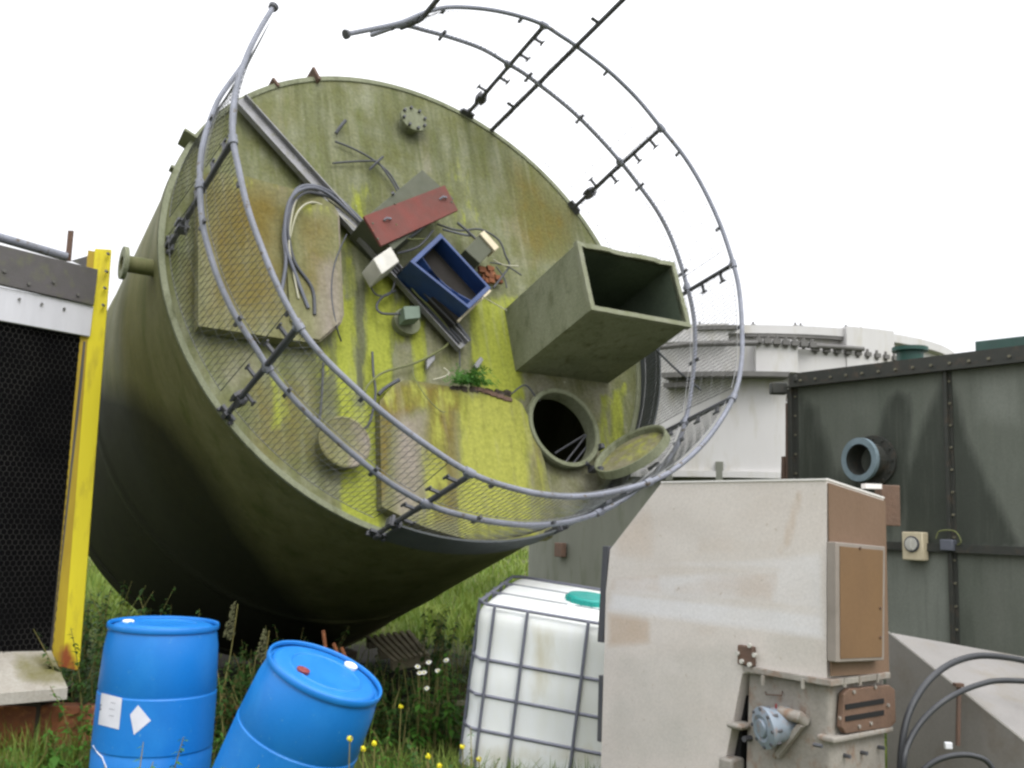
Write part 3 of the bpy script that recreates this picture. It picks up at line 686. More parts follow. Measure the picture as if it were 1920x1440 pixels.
Qb = [F(*c_, .20) for c_ in ((812, 450), (919, 545), (858, 603), (757, 500))]
b = MB(); b.prism(Qb, -N_*.16); b.build('enclosure_base', M['floor_dk'], bb, part_of=tank, smooth=0)
b = MB(); b.bar(Qb[2], Qb[1], N_*.008, nrm(Qb[3]-Qb[2])*.008); b.build('enclosure_trim', M['cream'], bb, part_of=tank, smooth=0)
b = MB(); b.bar(Qb[3]-N_*.04, Qb[2]-N_*.04, N_*.007, sd_*.010); b.build('enclosure_rail', M['galv_dark'], bb, part_of=tank, smooth=0)
b = MB(); c = F(918, 518, .04)
for k in range(16):
    cc = c+A_*random.uniform(-.09, .08)+B_*random.uniform(-.06, .07); b.box(cc+N_*random.uniform(0, .03), A_*random.uniform(.012, .03), B_*random.uniform(.01, .03), N_*.015)
tag(b.build('rust_flakes', M['rust'], smooth=0, base=c), 'heap of flaking orange rust beside the blue enclosure', 'rust heap')

# loose cables lying over the tank top
def cable(name, pts, r, m_, label, per=6, group=None):
    P = spline([F(*p[:2], p[2] if len(p) > 2 else .04) for p in pts], per); b = MB(); b.tube(P, r, 7)
    o = b.build(name, m_, smooth=60, base=P[0]); tag(o, label, 'cable', group); return o
bundle = [((702, 440, .06), (660, 395, .08), (622, 362, .10), (585, 348, .16), (556, 356, .2), (540, 395, .2), (532, 440, .18), (536, 490, .16), (528, 545, .15)),
          ((698, 448, .06), (650, 400, .08), (610, 370, .10), (578, 358, .16), (556, 374, .2), (546, 410, .2), (542, 460, .18), (550, 510, .16), (560, 560, .15)),
          ((700, 444, .08), (655, 398, .10), (616, 364, .12), (582, 352, .18), (550, 366, .22), (536, 405, .2), (536, 460, .18), (556, 520, .16), (578, 578, .15)),
          ((694, 452, .06), (640, 405, .08), (606, 385, .11), (580, 380, .17), (558, 398, .2), (545, 440, .18), (538, 480, .16), (534, 520, .15)),
          ((690, 444, .05), (668, 410, .07), (628, 376, .09), (600, 364, .13), (570, 362, .18), (548, 386, .2), (540, 430, .19), (552, 490, .16), (585, 540, .15), (590, 590, .15))]
lb = ['grey cable of the looped bundle, outermost loop hanging left', 'pale cable of the looped bundle, ringing inside the grey ones', 'grey cable of the looped bundle, its end reaching lowest left of middle',
      'pale cable making the smallest inner loop of the bundle', 'dark cable of the looped bundle, its tail reaching furthest right']
for k, (pts, mm, rad_) in enumerate(zip(bundle, ('cable_gr', 'cable_lt', 'cable_gr', 'cable_lt', 'cable_dk'), (.013, .007, .013, .007, .012))):
    cable('cable', pts, rad_, M[mm], lb[k], group='cables looped over the left cover')
cable('cable', [(650, 440, .08), (636, 470, .14), (624, 510, .14), (622, 560, .14), (632, 615, .13), (640, 640, .05)], .006, M['cable_dk'], 'thin dark cable hanging straight down the right edge of the left cover')
cable('cable', [(628, 265, .03), (665, 280, .04), (700, 300, .05), (730, 325, .05), (752, 362, .06)], .008, M['cable_dk'], 'thin dark cable curving down from the upper left to the red lid')
cable('cable', [(624, 306, .03), (660, 303, .04), (700, 302, .05), (712, 308, .05), (738, 345, .06), (748, 368, .06)], .008, M['cable_dk'], 'thin dark cable running level then dropping to the red lid')
cable('cable', [(630, 250, .03), (638, 238, .05), (648, 226, .06)], .014, M['cable_dk'], 'short dark cable stub standing alone on the upper tank top')
cable('cable', [(693, 318, .04), (706, 305, .07), (718, 294, .08)], .010, M['cable_dk'], 'short dark stub where two thin cables cross')
cable('cable', [(700, 505, .06), (694, 530, .08), (705, 552, .08), (728, 553, .08), (740, 530, .08), (736, 505, .07)], .007, M['cable_dk'], 'small dark cable loop hanging under the pale switch box')
cable('cable', [(742, 545, .07), (718, 556, .08), (706, 575, .08), (718, 588, .09), (758, 588, .14)], .009, M['cable_dk'], 'dark cable feeding the green junction box')
cable('cable', [(820, 420, .1), (860, 432, .12), (900, 430, .12), (935, 450, .12), (948, 480, .1), (955, 498, .08), (940, 520, .08), (925, 540, .1)], .008, M['cable_dk'], 'dark cable arching over the blue enclosure and round the dark box')
cable('cable', [(830, 430, .1), (870, 440, .12), (888, 442, .12)], .009, M['cable_gr'], 'short grey cable between red lid and dark relay box')
cable('cable', [(858, 418, .1), (875, 432, .13), (892, 448, .14)], .011, M['cable_dk'], 'thick short cable stub above the dark relay box')
cable('cable', [(925, 487, .06), (945, 497, .1), (972, 499, .12)], .006, M['cable_lt'], 'pale wire end sticking out right of the relay box')
cable('cable', [(918, 492, .06), (948, 498, .1), (978, 516, .1)], .006, M['cable_dk'], 'thin dark wire end right of the rust heap')
cable('cable', [(930, 500, .06), (945, 520, .08), (950, 540, .08)], .006, M['cable_dk'], 'thin dark wire hanging right of the rust heap')
cable('cable', [(905, 556, .3), (925, 568, .25), (950, 582, .2)], .004, M['cable_lt'], 'fine pale wire poking from the corner of the blue enclosure')
cable('cable', [(742, 420, .3), (760, 446, .25), (790, 448, .2), (800, 448, .2)], .006, M['cable_gn'], 'green yellow wire under the right end of the red lid')
cable('cable', [(735, 465, .2), (775, 440, .22), (800, 420, .2)], .008, M['cable_gr'], 'grey cable slanting up beneath the red lid')
cable('cable', [(745, 475, .2), (785, 462, .22), (812, 432, .2)], .008, M['cable_dk'], 'dark cable slanting between red lid and blue enclosure')
cable('cable', [(760, 515, .12), (775, 545, .12), (810, 580, .1), (838, 612, .08), (843, 634, .06), (832, 652, .06), (780, 680, .06), (720, 698, .06), (692, 720, .06), (684, 735, .06)], .008, M['cable_gn'], 'mossy cable trailing from under the blue enclosure down to the left')
cable('cable', [(698, 660, .04), (700, 700, .05), (704, 740, .05), (694, 790, .05), (682, 805, .05)], .009, M['cable_dk'], 'dark cable hanging down between the two covers')
cable('cable', [(606, 680, .04), (604, 730, .05), (600, 780, .05), (594, 800, .05)], .008, M['cable_dk'], 'dark cable hanging down to the round cap')
cable('cable', [(775, 688, .06), (776, 706, .1), (800, 745, .12), (825, 770, .12), (835, 772, .12)], .004, M['cable_gn'], 'fine yellow green wire curling over the lower cover')
cable('cable', [(812, 712, .08), (828, 708, .1), (842, 700, .1), (832, 690, .08)], .006, M['cable_lt'], 'short white cable end left of the fern')
cable('cable', [(860, 645, .06), (862, 665, .05), (862, 690, .05)], .006, M['cable_dk'], 'short dark cable dropping from the tray end to the fern')
cable('cable', [(710, 740, .06), (722, 728, .06), (748, 712, .06)], .014, M['cable_dk'], 'black rubber strip at the corner of the lower cover')
cable('cable', [(960, 738, .05), (985, 722, .08), (1005, 745, .08), (1012, 752, .06)], .007, M['cable_dk'], 'thin dark bent rod beside the manhole')
cable('cable', [(1225, 650, .6), (1265, 690, .6), (1315, 732, .6)], .009, M['cable_dk'], 'thin dark rod crossing the mesh below the outlet duct')

# fern in the gutter of the lower cover
def fern():
    base = F(875, 722, .08); t = Thing('fern', 'small green fern growing from the tank top above the lower cover', 'fern', base)
    b = MB(); outd = N_
    for k in range(44):
        az = random.uniform(-1, 1)*1.25; el = random.uniform(.25, 1); L_ = random.uniform(.14, .27)
        d = nrm(math.sin(az)*A_+math.cos(az)*B_*.9+N_*el); dr = -V(0, 0, 1)
        P = [base+A_*random.uniform(-.05, .07)+d*L_*s_+dr*.08*s_*s_ for s_ in np.linspace(0, 1, 9)]
        side = nrm(np.cross(d, N_+.3*B_))
        for i in range(1, 9):
            w_ = .034*(1-abs(i/8-.4))*1.1; q = P[i]; e = nrm(P[i]-P[i-1])
            for s_ in (-1, 1):
                b.add([q, q+e*.012+side*s_*w_*.5, q+side*s_*w_+e*.02-N_*.004, q-e*.006+side*s_*w_*.5], [(0, 1, 2, 3)])
    b.build('foliage', M['fern'], t, smooth=0)
    b = MB()
    for k in range(26):
        p = base+A_*random.uniform(-.12, .38)+B_*random.uniform(-.03, .0); b.box(p-B_*.02-A_*.02, A_*random.uniform(.015, .03)+B_*random.uniform(-.01, .01), B_*random.uniform(.008, .014), N_*.012)
    b.build('peat', M['timber'], t)
fern()
b = MB()
for k in range(16):
    p = F(892+k*4.0, 729+k*1.4, .08); b.box(p, A_*.03, B_*random.uniform(.008, .016), N_*random.uniform(.01, .02))
tag(b.build('moss_strip', M['rustbrown'], smooth=0, base=F(920, 735, .08)), 'brown peaty moss strip along the top edge of the lower cover', 'moss')

# timber crib holding the tilted tank
tbp = V(-1.77, 9.05, .14)
tb = Thing('timber_support', 'dark timber baulk wedged low in the shade under the tilted tank', 'support', tbp)
for k in (-1, 1):
    b = MB(); b.box(tbp+nrm(V(-A_[1], A_[0], 0))*.13*k+V(0, 0, .1), A_*.4, nrm(V(-A_[1], A_[0], 0))*.1, V(0, 0, .11)); b.build('baulk', M['timber'], tb, bevel=.01)

# ------------------------------------------------------------------ left: black netted unit with yellow corner post
LA, LB = V(-3.40, 6.55, 0), V(-3.01, 7.0, 0); LD = nrm(LB-LA); LNn = nrm(np.cross(LD, V(0, 0, 1)))   # normal toward camera side
if LNn@(LA-cam_pos*V(1, 1, 0)) > 0: LNn = -LNn
def LW(px, py, o=0): return on_plane(px, py, LA+LNn*o, LNn)
unit = Thing('filter_unit', 'tall black netted unit with a white strip and bright yellow corner post', 'machine', V(LB[0], LB[1], .1))
far = -LD*2.2
def Lz(px, py, o=0): return LW(px, py, o)
def Lband(name, mt, p_top, p_bot, o0, o1, ext, **kw):   # horizontal band by its right-hand end
    a, c = LW(*p_top, o0), LW(*p_bot, o0); a_ = a+ext; c_ = c+ext
    b = MB(); b.prism([a, a_, c_, c], LNn*(o1-o0)); return b.build(name, M[mt], unit, smooth=0, bevel=.004, **kw)
slope = V(0, 0, .035)
Lband('top_beam', 'beam', (178, 507), (170, 574), 0, .05, far+slope*2.2)
Lband('white_strip', 'whitestrip', (172, 574), (165, 632), 0, .03, far+slope*1.0)
b = MB()
for k in range(3):
    p = LW(36+k*42, 561+k*9, .035); b.lathe(p, LNn, [(0, 0), (0, .009), (.01, .009), (.01, 0)], 8)
for k in range(4):
    p = LW(8+k*46, 508+k*10+(k % 2)*14, .054); b.lathe(p, LNn, [(0, 0), (0, .012), (.008, .012), (.008, 0)], 8)
each(b, 'strip_bolt', M['ptank_dk'], unit)
# curtain behind netting
a, c = LW(163, 628, -.02), LW(112, 1222, -.02)
b = MB(); b.poly([a, a+far, c+far, c]); b.prism([a, a+far, c+far, c], -LNn*.04); b.build('black_curtain', M['netback'], unit, smooth=0)
b = MB(); hx = .023; ztop, zbot = a[2], c[2]; nrow = int((ztop-zbot)/(hx*1.5)); o0_ = V(LB[0], LB[1], 0)+LD*.05+LNn*.012
for rrow in range(nrow):
    for cc in range(-60, 1):
        x_ = (cc+(.5 if rrow % 2 else 0))*hx*1.732; z_ = ztop-.02-rrow*hx*1.5
        frac = (ztop-z_)/(ztop-zbot); xr = a@LD*(1-frac)+c@LD*frac-o0_@LD
        if x_ > xr-.075: continue
        wob = LNn*.012*math.sin(x_*3+z_*2.3)
        ctr = o0_+LD*x_+V(0, 0, z_)-V(0, 0, 0)+wob
        P6 = [ctr+LD*hx*math.cos(t)+V(0, 0, 1)*hx*math.sin(t) for t in (math.pi/2, math.pi/6, -math.pi/6, -math.pi/2)]
        b.tube([P6[0], P6[1]], .0016, 3, caps=False); b.tube([P6[1], P6[2]], .0022, 3, caps=False); b.tube([P6[2], P6[3]], .0016, 3, caps=False)
b.build('wire_netting', M['net'], unit, smooth=0)
# yellow post : front face, and return in a darker yellow
def Lp(px, py, y): return at_y(px, py, y)
yt = [Lp(178, 466, 6.95), Lp(209, 468, 7.02)]; yb = [Lp(117, 1250, 6.95), Lp(148, 1258, 7.02)]
b = MB(); back = V(-.35, .9, 0)*.10; q = [yb[0], yb[1], yb[1]+back, yb[0]+back, yt[0], yt[1], yt[1]+back, yt[0]+back]; b.hexa(q)
mask_r = pmask([([(110, 1215), (128, 1205), (140, 1235), (150, 1262), (112, 1262)], .9, 8), (rectp(176, 466, 190, 520), .35, 8), (rectp(150, 600, 172, 760, -10), .3, 8)])
yp = b.build('corner_post', M['yellow'], unit, smooth=0, bevel=.005, label='bright yellow corner post rusting at the foot', attrs=dict(dirt=mask_r), grid=[(V(-4, 7, 0), V(0, 0, 1), .04, 90), (V(-3.3, 6.8, 0), V(1, 0, 0), .02, 20)])
b = MB(); fl = V(-.055, -.035, 0); q = [yb[0]+fl*1.2, yb[0]-V(.001, 0, 0), yb[0]+V(-.001, .05, 0), yb[0]+fl*1.2+V(0, .05, 0)]; q2 = [yt[0]+fl*.7, yt[0]-V(.001, 0, 0), yt[0]+V(-.001, .05, 0), yt[0]+fl*.55+V(0, .05, 0)]
q2 = [p-V(0, 0, .02) for p in q2]
b.hexa(q+q2); b.build('post_return', M['yellow_dk'], yp, part_of=unit, smooth=0, attrs=dict(dirt=mask_r), grid=[(V(-4, 7, 0), V(0, 0, 1), .04, 90)])
b = MB()
for (x, y) in ((204, 477), (201, 510), (198, 541), (195, 573)): b.lathe(at_y(x, y, 6.99), nrm(V(.1, -1, 0)), [(0, 0), (0, .010), (.03, .010), (.03, 0)], 8)
each(b, 'post_bolt', M['ptank_dk'], yp, part_of=unit)
b = MB(); g0, g1 = LW(158, 640, .01), LW(112, 1225, .01); b.hexa([g1-LD*.06, g1+LD*.01, g1+LD*.01-LNn*.05, g1-LD*.06-LNn*.05, g0-LD*.004, g0+LD*.01, g0+LD*.01-LNn*.05, g0-LD*.004-LNn*.05])
b.build('inner_frame', M['beam'], unit, smooth=0)
# ledge
b = MB(); P = [at_y(-260, 1228, 6.2), at_y(96, 1220, 6.86), at_y(127, 1290, 6.55), at_y(-260, 1322, 5.9)]
b.prism(P, V(0, 0, -.07)); b.build('bottom_ledge', M['ledge'], unit, smooth=0, bevel=.006, attrs=dict(moss=pmask([(rectp(20, 1222, 125, 1285, 10), .7, 14)])), grid=[(V(-5, 6, 0), V(1, 0, 0), .05, 50), (V(-5, 5.8, 0), V(0, 1, 0), .05, 30)])
b = MB(); p0, p1 = at_y(-40, 434, 6.6), at_y(125, 482, 7.0); b.tube([p0-(p1-p0)*.6, p1], .034, 12); b.build('top_pipe', M['galv'], unit)
b = MB(); p0 = at_y(128, 486, 7.02); b.box(p0+V(0, 0, .1), V(.02, 0, 0), V(0, .006, 0), V(0, 0, .115)); b.build('upright_stub', M['rustbrown'], unit, label='rusty red stub standing on the top beam')
b = MB(); p0, p1 = at_y(176, 480, 7.1), at_y(140, 494, 7.5); b.prism([at_y(132, 489, 7.3), at_y(176, 476, 7.08), at_y(176, 506, 7.08)], V(.02, .1, 0)); b.build('side_beam', M['beam'], unit, smooth=0)
b = MB(); b.box(V(-4.3, 6.9, .16), V(1.3, 0, 0), V(0, .25, 0), V(0, 0, .14)); b.box(V(-3.12, 7.12, .17), V(.12, 0, 0), V(0, .12, 0), V(0, 0, .15)); b.build('skid', M['timber'], unit)

# rusty beam lying in the grass
b = MB(); b.bar(at_z(-300, 1362, .13), at_z(470, 1356, .13), V(0, .07, 0), V(0, 0, .13)); o = b.build('rusty_beam', M['rust'], smooth=0, bevel=.008, base=at_z(100, 1380, 0)); tag(o, 'long rusty orange beam half buried in grass at lower left', 'beam')

# ------------------------------------------------------------------ blue drums
def drum(name, top, ax, r, H, label, group, stick=None, bungs=True):
    ax = nrm(ax); t = Thing(name, label, 'drum', top-ax*H, group)
    k = r/.3; b = MB()
    prof = [(0, 0), (0, r*.9), (.02, r*.97), (.06, r), (.1, r*1.01), (.31, r*1.02), (.317, r*1.008), (.327, r*1.008), (.334, r*1.022), (.60, r*1.015), (.606, r*1.0), (.616, r*1.0), (.622, r*1.01), (H-.12, r*.975), (H-.05, r*.935), (H-.032, r*.92)]
    b.lathe(top-ax*H, ax, prof, 72); b.build('body', M['drum'], t, smooth=30)
    b = MB(); b.lathe(top-ax*H, ax, [(H-.034, r*.915), (H-.03, r*.955), (H-.022, r*.965), (H-.004, r*.96), (H, r*.95), (H-.004, r*.925), (H-.016, r*.915)], 72)
    b.build('rim', M['drum'], t)
    b = MB(); b.lathe(top-ax*H, ax, [(H-.03, r*.916), (H-.032, r*.88), (H-.014, r*.84), (H-.008, r*.78), (H-.010, r*.5), (H-.011, 0)], 72)
    b.build('head', M['drum'], t, smooth=60)
    b = MB(); b.lathe(top-ax*.0085, ax, [(-.002, r*.62), (.004, r*.6), (.004, r*.57), (-.002, r*.55)], 64); b.build('head_ring', M['drum'], t, smooth=60)
    return t
d1top = at_y(308, 1166, 5.35)
d1ax = nrm(V(.02, -.01, 1)); d1 = drum('plastic_drum', d1top, d1ax, .293, .95, 'upright bright blue plastic drum with two white labels', 'blue plastic drums')
d1b = d1top-d1ax*.95
def onDrum(px, py, off=.004, top=d1top, ax=d1ax, r=.2965):
    d = ray(px, py); o = cam_pos-top; dp = d-(d@ax)*ax; op = o-(o@ax)*ax
    A = dp@dp; B = 2*dp@op; C = op@op-(r+off)**2; s_ = (-B-math.sqrt(max(B*B-4*A*C, 0)))/(2*A); return cam_pos+d*s_
def sticker(pxs, name, m_, th_, nsub=6):
    b = MB(); q = pxs
    G = [[np.array(q[0])*(1-s_)*(1-t_)+np.array(q[1])*s_*(1-t_)+np.array(q[2])*s_*t_+np.array(q[3])*(1-s_)*t_ for s_ in np.linspace(0, 1, nsub+1)] for t_ in np.linspace(0, 1, nsub+1)]
    vs = [onDrum(p[0], p[1], .0035) for row in G for p in row]+[onDrum(p[0], p[1], .001) for row in G for p in row]
    n = nsub+1; K = n*n; fs = []
    for i in range(nsub):
        for j in range(nsub): fs += [(i*n+j, i*n+j+1, (i+1)*n+j+1, (i+1)*n+j), (K+i*n+j, K+(i+1)*n+j, K+(i+1)*n+j+1, K+i*n+j+1)]
    for i in range(nsub):
        fs += [(i, i+1, K+i+1, K+i), (nsub*n+i, nsub*n+i+1, K+nsub*n+i+1, K+nsub*n+i), (i*n, (i+1)*n, K+(i+1)*n, K+i*n), (i*n+nsub, (i+1)*n+nsub, K+(i+1)*n+nsub, K+i*n+nsub)]
    b.add(vs, fs); return b.build(name, m_, d1, smooth=50)
sl = sticker([(190, 1299), (229, 1309), (223, 1368), (184, 1358)], 'label', M['paper'], .003)
sticker([(259, 1322), (283, 1351), (251, 1378), (244, 1340)], 'label', M['paper'], .003)
b = MB()
for (x, y, wd) in ((189, 1322, 2.2), (188, 1330, 2.8), (188, 1326, 1.2), (212, 1318, 6), (210, 1330, 7), (209, 1342, 6)):
    p = onDrum(x, y, .0042); e = nrm(onDrum(x+2, y+.4, .0042)-p); hgt = .006 if wd < 3 else .0012; b.bar(p-e*wd*.0027, p+e*wd*.0027, d1ax*hgt*.6, nrm(np.cross(e, d1ax))*.0003)
b.build('print', M['ink'], sl, part_of=d1, smooth=0)
b = MB(); b.lathe(d1top-d1ax*.012-V(.19, .0, 0), d1ax, [(0, .03), (.014, .03), (.018, .02), (.018, 0)], 20); b.build('bung', M['white_pl'], d1)
b = MB(); b.tube([onDrum(175, 1398, .002), onDrum(184, 1412, .002), onDrum(192, 1420, .002), onDrum(200, 1440, .002)], .004, 5); b.build('scuff', M['paper'], d1)
# leaning drum
c2 = at_y(612, 1256, 4.85); _r2, _u2, _t2 = facing(c2); a2 = nrm(.94*(.42*_r2+.908*_u2)+.345*_t2)
d2 = drum('plastic_drum', c2, a2, .302, .93, 'leaning bright blue plastic drum with red and white bungs', 'blue plastic drums')
def onTop(px, py, o=0): return on_plane(px, py, c2+a2*(o-.01), a2)
b = MB(); b.lathe(onTop(567, 1260), a2, [(-.002, .03), (.014, .032), (.018, .02), (.012, .0)], 20); b.build('bung', M['bungred'], d2, label='dark red bung')
b = MB(); b.lathe(onTop(656, 1252), a2, [(-.002, .032), (.016, .034), (.02, .026), (.016, .02), (.016, 0)], 20); b.build('bung', M['white_pl'], d2, label='white bung')

# ------------------------------------------------------------------ caged liquid container
ex = nrm(V(.975, -.19, -.118)); ey = nrm(V(.19, .97, .10)); ez = nrm(np.cross(ex, ey)); ey = np.cross(ez, ex)
io = at_y(896, 1130, 6.12)
def IB(x, y, z): return io+(ex*x+ey*y+ez*z)*1.1
ibc = Thing('caged_container', 'white plastic liquid container in a grey wire cage with a teal cap', 'container', IB(.6, .5, -1.13))
b = MB(); nb = 26; hx_, hy_, hz_, rb = .66, .55, .578, .10
def rbox(p):
    p = np.array(p); hh = np.array([hx_, hy_, hz_]); q = p*hh; inn = np.clip(q, -(hh-rb), hh-rb); dv = q-inn; l_ = np.linalg.norm(dv)
    return inn+(dv/l_*rb if l_ > 1e-9 else 0)
bc_ = IB(.6, .5, -.518)
gl = [math.copysign(abs(t)**.75, t) for t in np.linspace(-1, 1, nb+1)]
for ax_ in range(3):
    for sg in (-1, 1):
        vs = []
        for i in gl:
            for j in gl:
                p = [0, 0, 0]; p[ax_] = sg; p[(ax_+1) % 3] = i; p[(ax_+2) % 3] = j; q = rbox(p)
                wv = .006*math.sin(q[2]*16.5) if ax_ != 2 else 0
                q = q*(1+wv); vs.append(bc_+ex*q[0]+ey*q[1]+ez*q[2])
        b.add(vs, [(i*(nb+1)+j, (i+1)*(nb+1)+j, (i+1)*(nb+1)+j+1, i*(nb+1)+j+1) for i in range(nb) for j in range(nb)])
b.v = [tuple(np.round(v, 5)) for v in b.v]
bo = b.build('bottle', M['ibc'], ibc, smooth=50, attrs=dict(dirt=pmask([(rectp(1000, 1170, 1060, 1330, -20), .5, 30), (rectp(870, 1390, 1140, 1440), .4, 20)])))
r_ = .011; zs = [0, -.30, -.495, -.685, -.9, -1.02]
b = MB()
for z in zs:
    c4 = [IB(.05, 0, z), IB(1.15, 0, z), IB(1.2, .05, z), IB(1.2, .95, z), IB(1.15, 1.0, z), IB(.05, 1, z), IB(0, .95, z), IB(0, .05, z)]
    b.tube(c4, r_, 6, closed=True)
xs_ = [.10, .285, .62, .92, 1.1]
for x in xs_:
    b.tube([IB(x, -.016, .0), IB(x, -.016, -1.02)], r_, 6); b.tube([IB(x, 1.016, .0), IB(x, 1.016, -1.02)], r_, 6)
for y in (.12, .3, .5, .7, .88):
    b.tube([IB(-.016, y, 0), IB(-.016, y, -1.02)], r_, 6); b.tube([IB(1.216, y, 0), IB(1.216, y, -1.02)], r_, 6)
b.build('cage', M['cage'], ibc)
b = MB()
for y in (.33, .66): b.bar(IB(0, y, .004), IB(1.2, y, .004), ey*.014, ez*.006)
b.build('top_bar', M['cage'], ibc, smooth=0)
b = MB(); b.lathe(IB(.56, .5, -.02), ez, [(-.02, .15), (.062, .15), (.072, .14), (.072, 0)], 40)
for k in range(14):
    t = k*math.pi/7; b.box(IB(.56, .5, .01)+ex*.152*math.cos(t)+ey*.152*math.sin(t), ex*.008, ey*.008, ez*.024)
b.build('cap', M['ibc_cap'], ibc, smooth=30)
b = MB(); b.tube([IB(.50, .35, .0), IB(.47, .30, .01), IB(.45, .26, -.005)], .012, 6); b.build('seal_tag', M['white_pl'], ibc)
b = MB()
for x in (.1, .6, 1.1): b.box(IB(x, .5, -1.09), ex*.07, ey*.5, ez*.05)
b.box(IB(.6, .5, -1.035), ex*.6, ey*.5, ez*.006); b.build('pallet_base', M['galv_dark'], ibc, bevel=.006)

# ------------------------------------------------------------------ pale machine housing, front right
W0 = at_y(1550, 900, 4.4); WD = nrm(V(-.62, .785, 0)); WN = nrm(np.cross(WD, V(0, 0, 1)));
if WN@(W0-cam_pos) > 0: WN = -WN
WS = nrm(V(.785, .62, 0))      # side direction (receding right)
def WF(px, py, o=0): return on_plane(px, py, W0+WN*o, WN)
SN = nrm(np.cross(WS, V(0, 0, 1)))
if SN@(W0-cam_pos) > 0: SN = -SN
def WR(px, py, o=0): return on_plane(px, py, W0+SN*o, SN)   # side face
mc = Thing('machine_housing', 'tall pale metal machine housing with a sloping corner, in front of the caged container', 'machine', V(WF(1390, 1300)[0], WF(1390, 1300)[1], 0))
SW = np.linalg.norm((WR(1657, 935)-W0)*V(1, 1, 0))
low = WF(1340, 1520)
front = [WF(1240, 906), W0, WF(1550, 1272), WF(1392, 1262), WF(1340, 1530), WF(1124, 1530), WF(1136, 1110), WF(1144, 1030)]
dz = WR(1657, 935)-W0
b = MB(); b.prism(front, WS*SW)
# the roof falls to the back
rz = dz[2]
b.v = [tuple(np.array(v)+(np.array([0, 0, rz]) if i in (8, 9) else 0)) for i, v in enumerate(b.v)]
tanm = pmask([([(1146, 1083), (1238, 1078), (1240, 1112), (1146, 1106)], .8, 5), ([(1262, 1100), (1320, 1082), (1462, 1074), (1450, 1128), (1370, 1118), (1265, 1112)], .85, 5), ([(1138, 1148), (1222, 1160), (1220, 1208), (1138, 1214)], .7, 9),
    ([(1150, 1010), (1220, 930), (1234, 990), (1232, 1052), (1148, 1052)], .4, 16), ([(1494, 920), (1508, 915), (1486, 1020), (1460, 1045), (1470, 990)], .6, 7), (rectp(1300, 1168, 1350, 1200), .3, 12), ([(1300, 1000), (1470, 1000), (1460, 1045), (1300, 1045)], .3, 14)])
washm = pmask([([(1146, 1056), (1240, 1056), (1460, 1044), (1540, 1035), (1545, 1150), (1460, 1135), (1380, 1125), (1240, 1122), (1146, 1110), (1146, 1082), (1460, 1070)], .6, 8), ([(1146, 1110), (1545, 1150), (1548, 1200), (1300, 1168), (1140, 1146)], .8, 8)])
grim = pmask([([(1138, 1215), (1370, 1190), (1390, 1260), (1340, 1440), (1130, 1440)], .4, 30), (rectp(1430, 1180, 1548, 1265), .35, 20)])
b.build('cladding', M['steelwhite'], mc, smooth=0, bevel=.004, attrs=dict(tan=tanm, wash=washm, grime=grim), grid=[(V(0, 4.4, 0), V(1, 0, 0), .02, 100), (V(0, 4.4, -.3), V(0, 0, 1), .02, 110)])
# tan side skin
S_ = [W0+SN*.003+WS*.002, WR(1657, 936, .003), WR(1664, 1262, .003), WR(1551, 1271, .003)]
S_[0] = S_[0]-V(0, 0, .012)
S_[1] = W0+WS*SW+SN*.003+V(0, 0, rz-.012); S_[2] = np.array([S_[1][0], S_[1][1], WR(1664, 1262)[2]]); S_[3] = np.array([S_[0][0], S_[0][1], WR(1551, 1268)[2]])
b = MB(); b.prism(S_, SN*.006); b.build('side_skin', M['tanpanel'], mc, smooth=0)
b = MB(); P = [WR(1567, 1016, .055), WR(1660, 1025, .055), WR(1658, 1238, .055), WR(1568, 1242, .055)]; b.prism(P, -SN*.045); dr = b.build('inspection_door', M['doorframe'], mc, smooth=0, bevel=.004)
b = MB(); P = [WR(1574, 1024, .055), WR(1655, 1032, .055), WR(1653, 1232, .055), WR(1575, 1235, .055)]; b.prism(P, SN*.003); b.build('door_panel', M['tandoor'], dr, part_of=mc, smooth=0)
b = MB()
for (x, y) in ((1612, 1028), (1650, 1140), (1650, 1195)): b.lathe(WR(x, y, .058), SN, [(0, 0), (0, .006), (.006, .006), (.006, 0)], 8)
each(b, 'door_bolt', M['rustbrown'], dr, part_of=mc)
b = MB(); b.bar(WF(1240, 904, .003), W0+V(0, 0, .003)+WN*.003, V(0, 0, .004), WN*.003); b.bar(W0+V(0, 0, .004), W0+WS*SW+V(0, 0, rz+.004), V(0, 0, .004), SN*.004); b.build('top_edge', M['steeledge'], mc)
# flange under housing
b = MB(); f0, f1 = WF(1392, 1264, .02), WF(1551, 1274, .02); fs_ = WR(1668, 1264, .02)
zz = f1[2]; 
b.prism([V(f0[0], f0[1], zz), V(f1[0], f1[1], zz)+SN*.02, V(fs_[0], fs_[1], zz)+WS*.01, V(fs_[0], fs_[1], zz)+WD*.45, V(f0[0], f0[1], zz)-WN*.15], V(0, 0, -.028))
b.build('flange', M['cast'], mc, smooth=0, bevel=.004)
b = MB()
for (x, y) in ((1430, 1276), (1505, 1282)): b.lathe(WF(x, y, .03), V(0, 0, 1), [(-.02, .0), (-.02, .009), (.022, .009), (.022, 0)], 6)
for (x, y) in ((1583, 1280), (1612, 1277), (1645, 1272)): b.lathe(WR(x, y, .02), V(0, 0, 1), [(-.018, .0), (-.018, .009), (.02, .009), (.02, 0)], 6)
each(b, 'flange_bolt', M['cast'], mc)
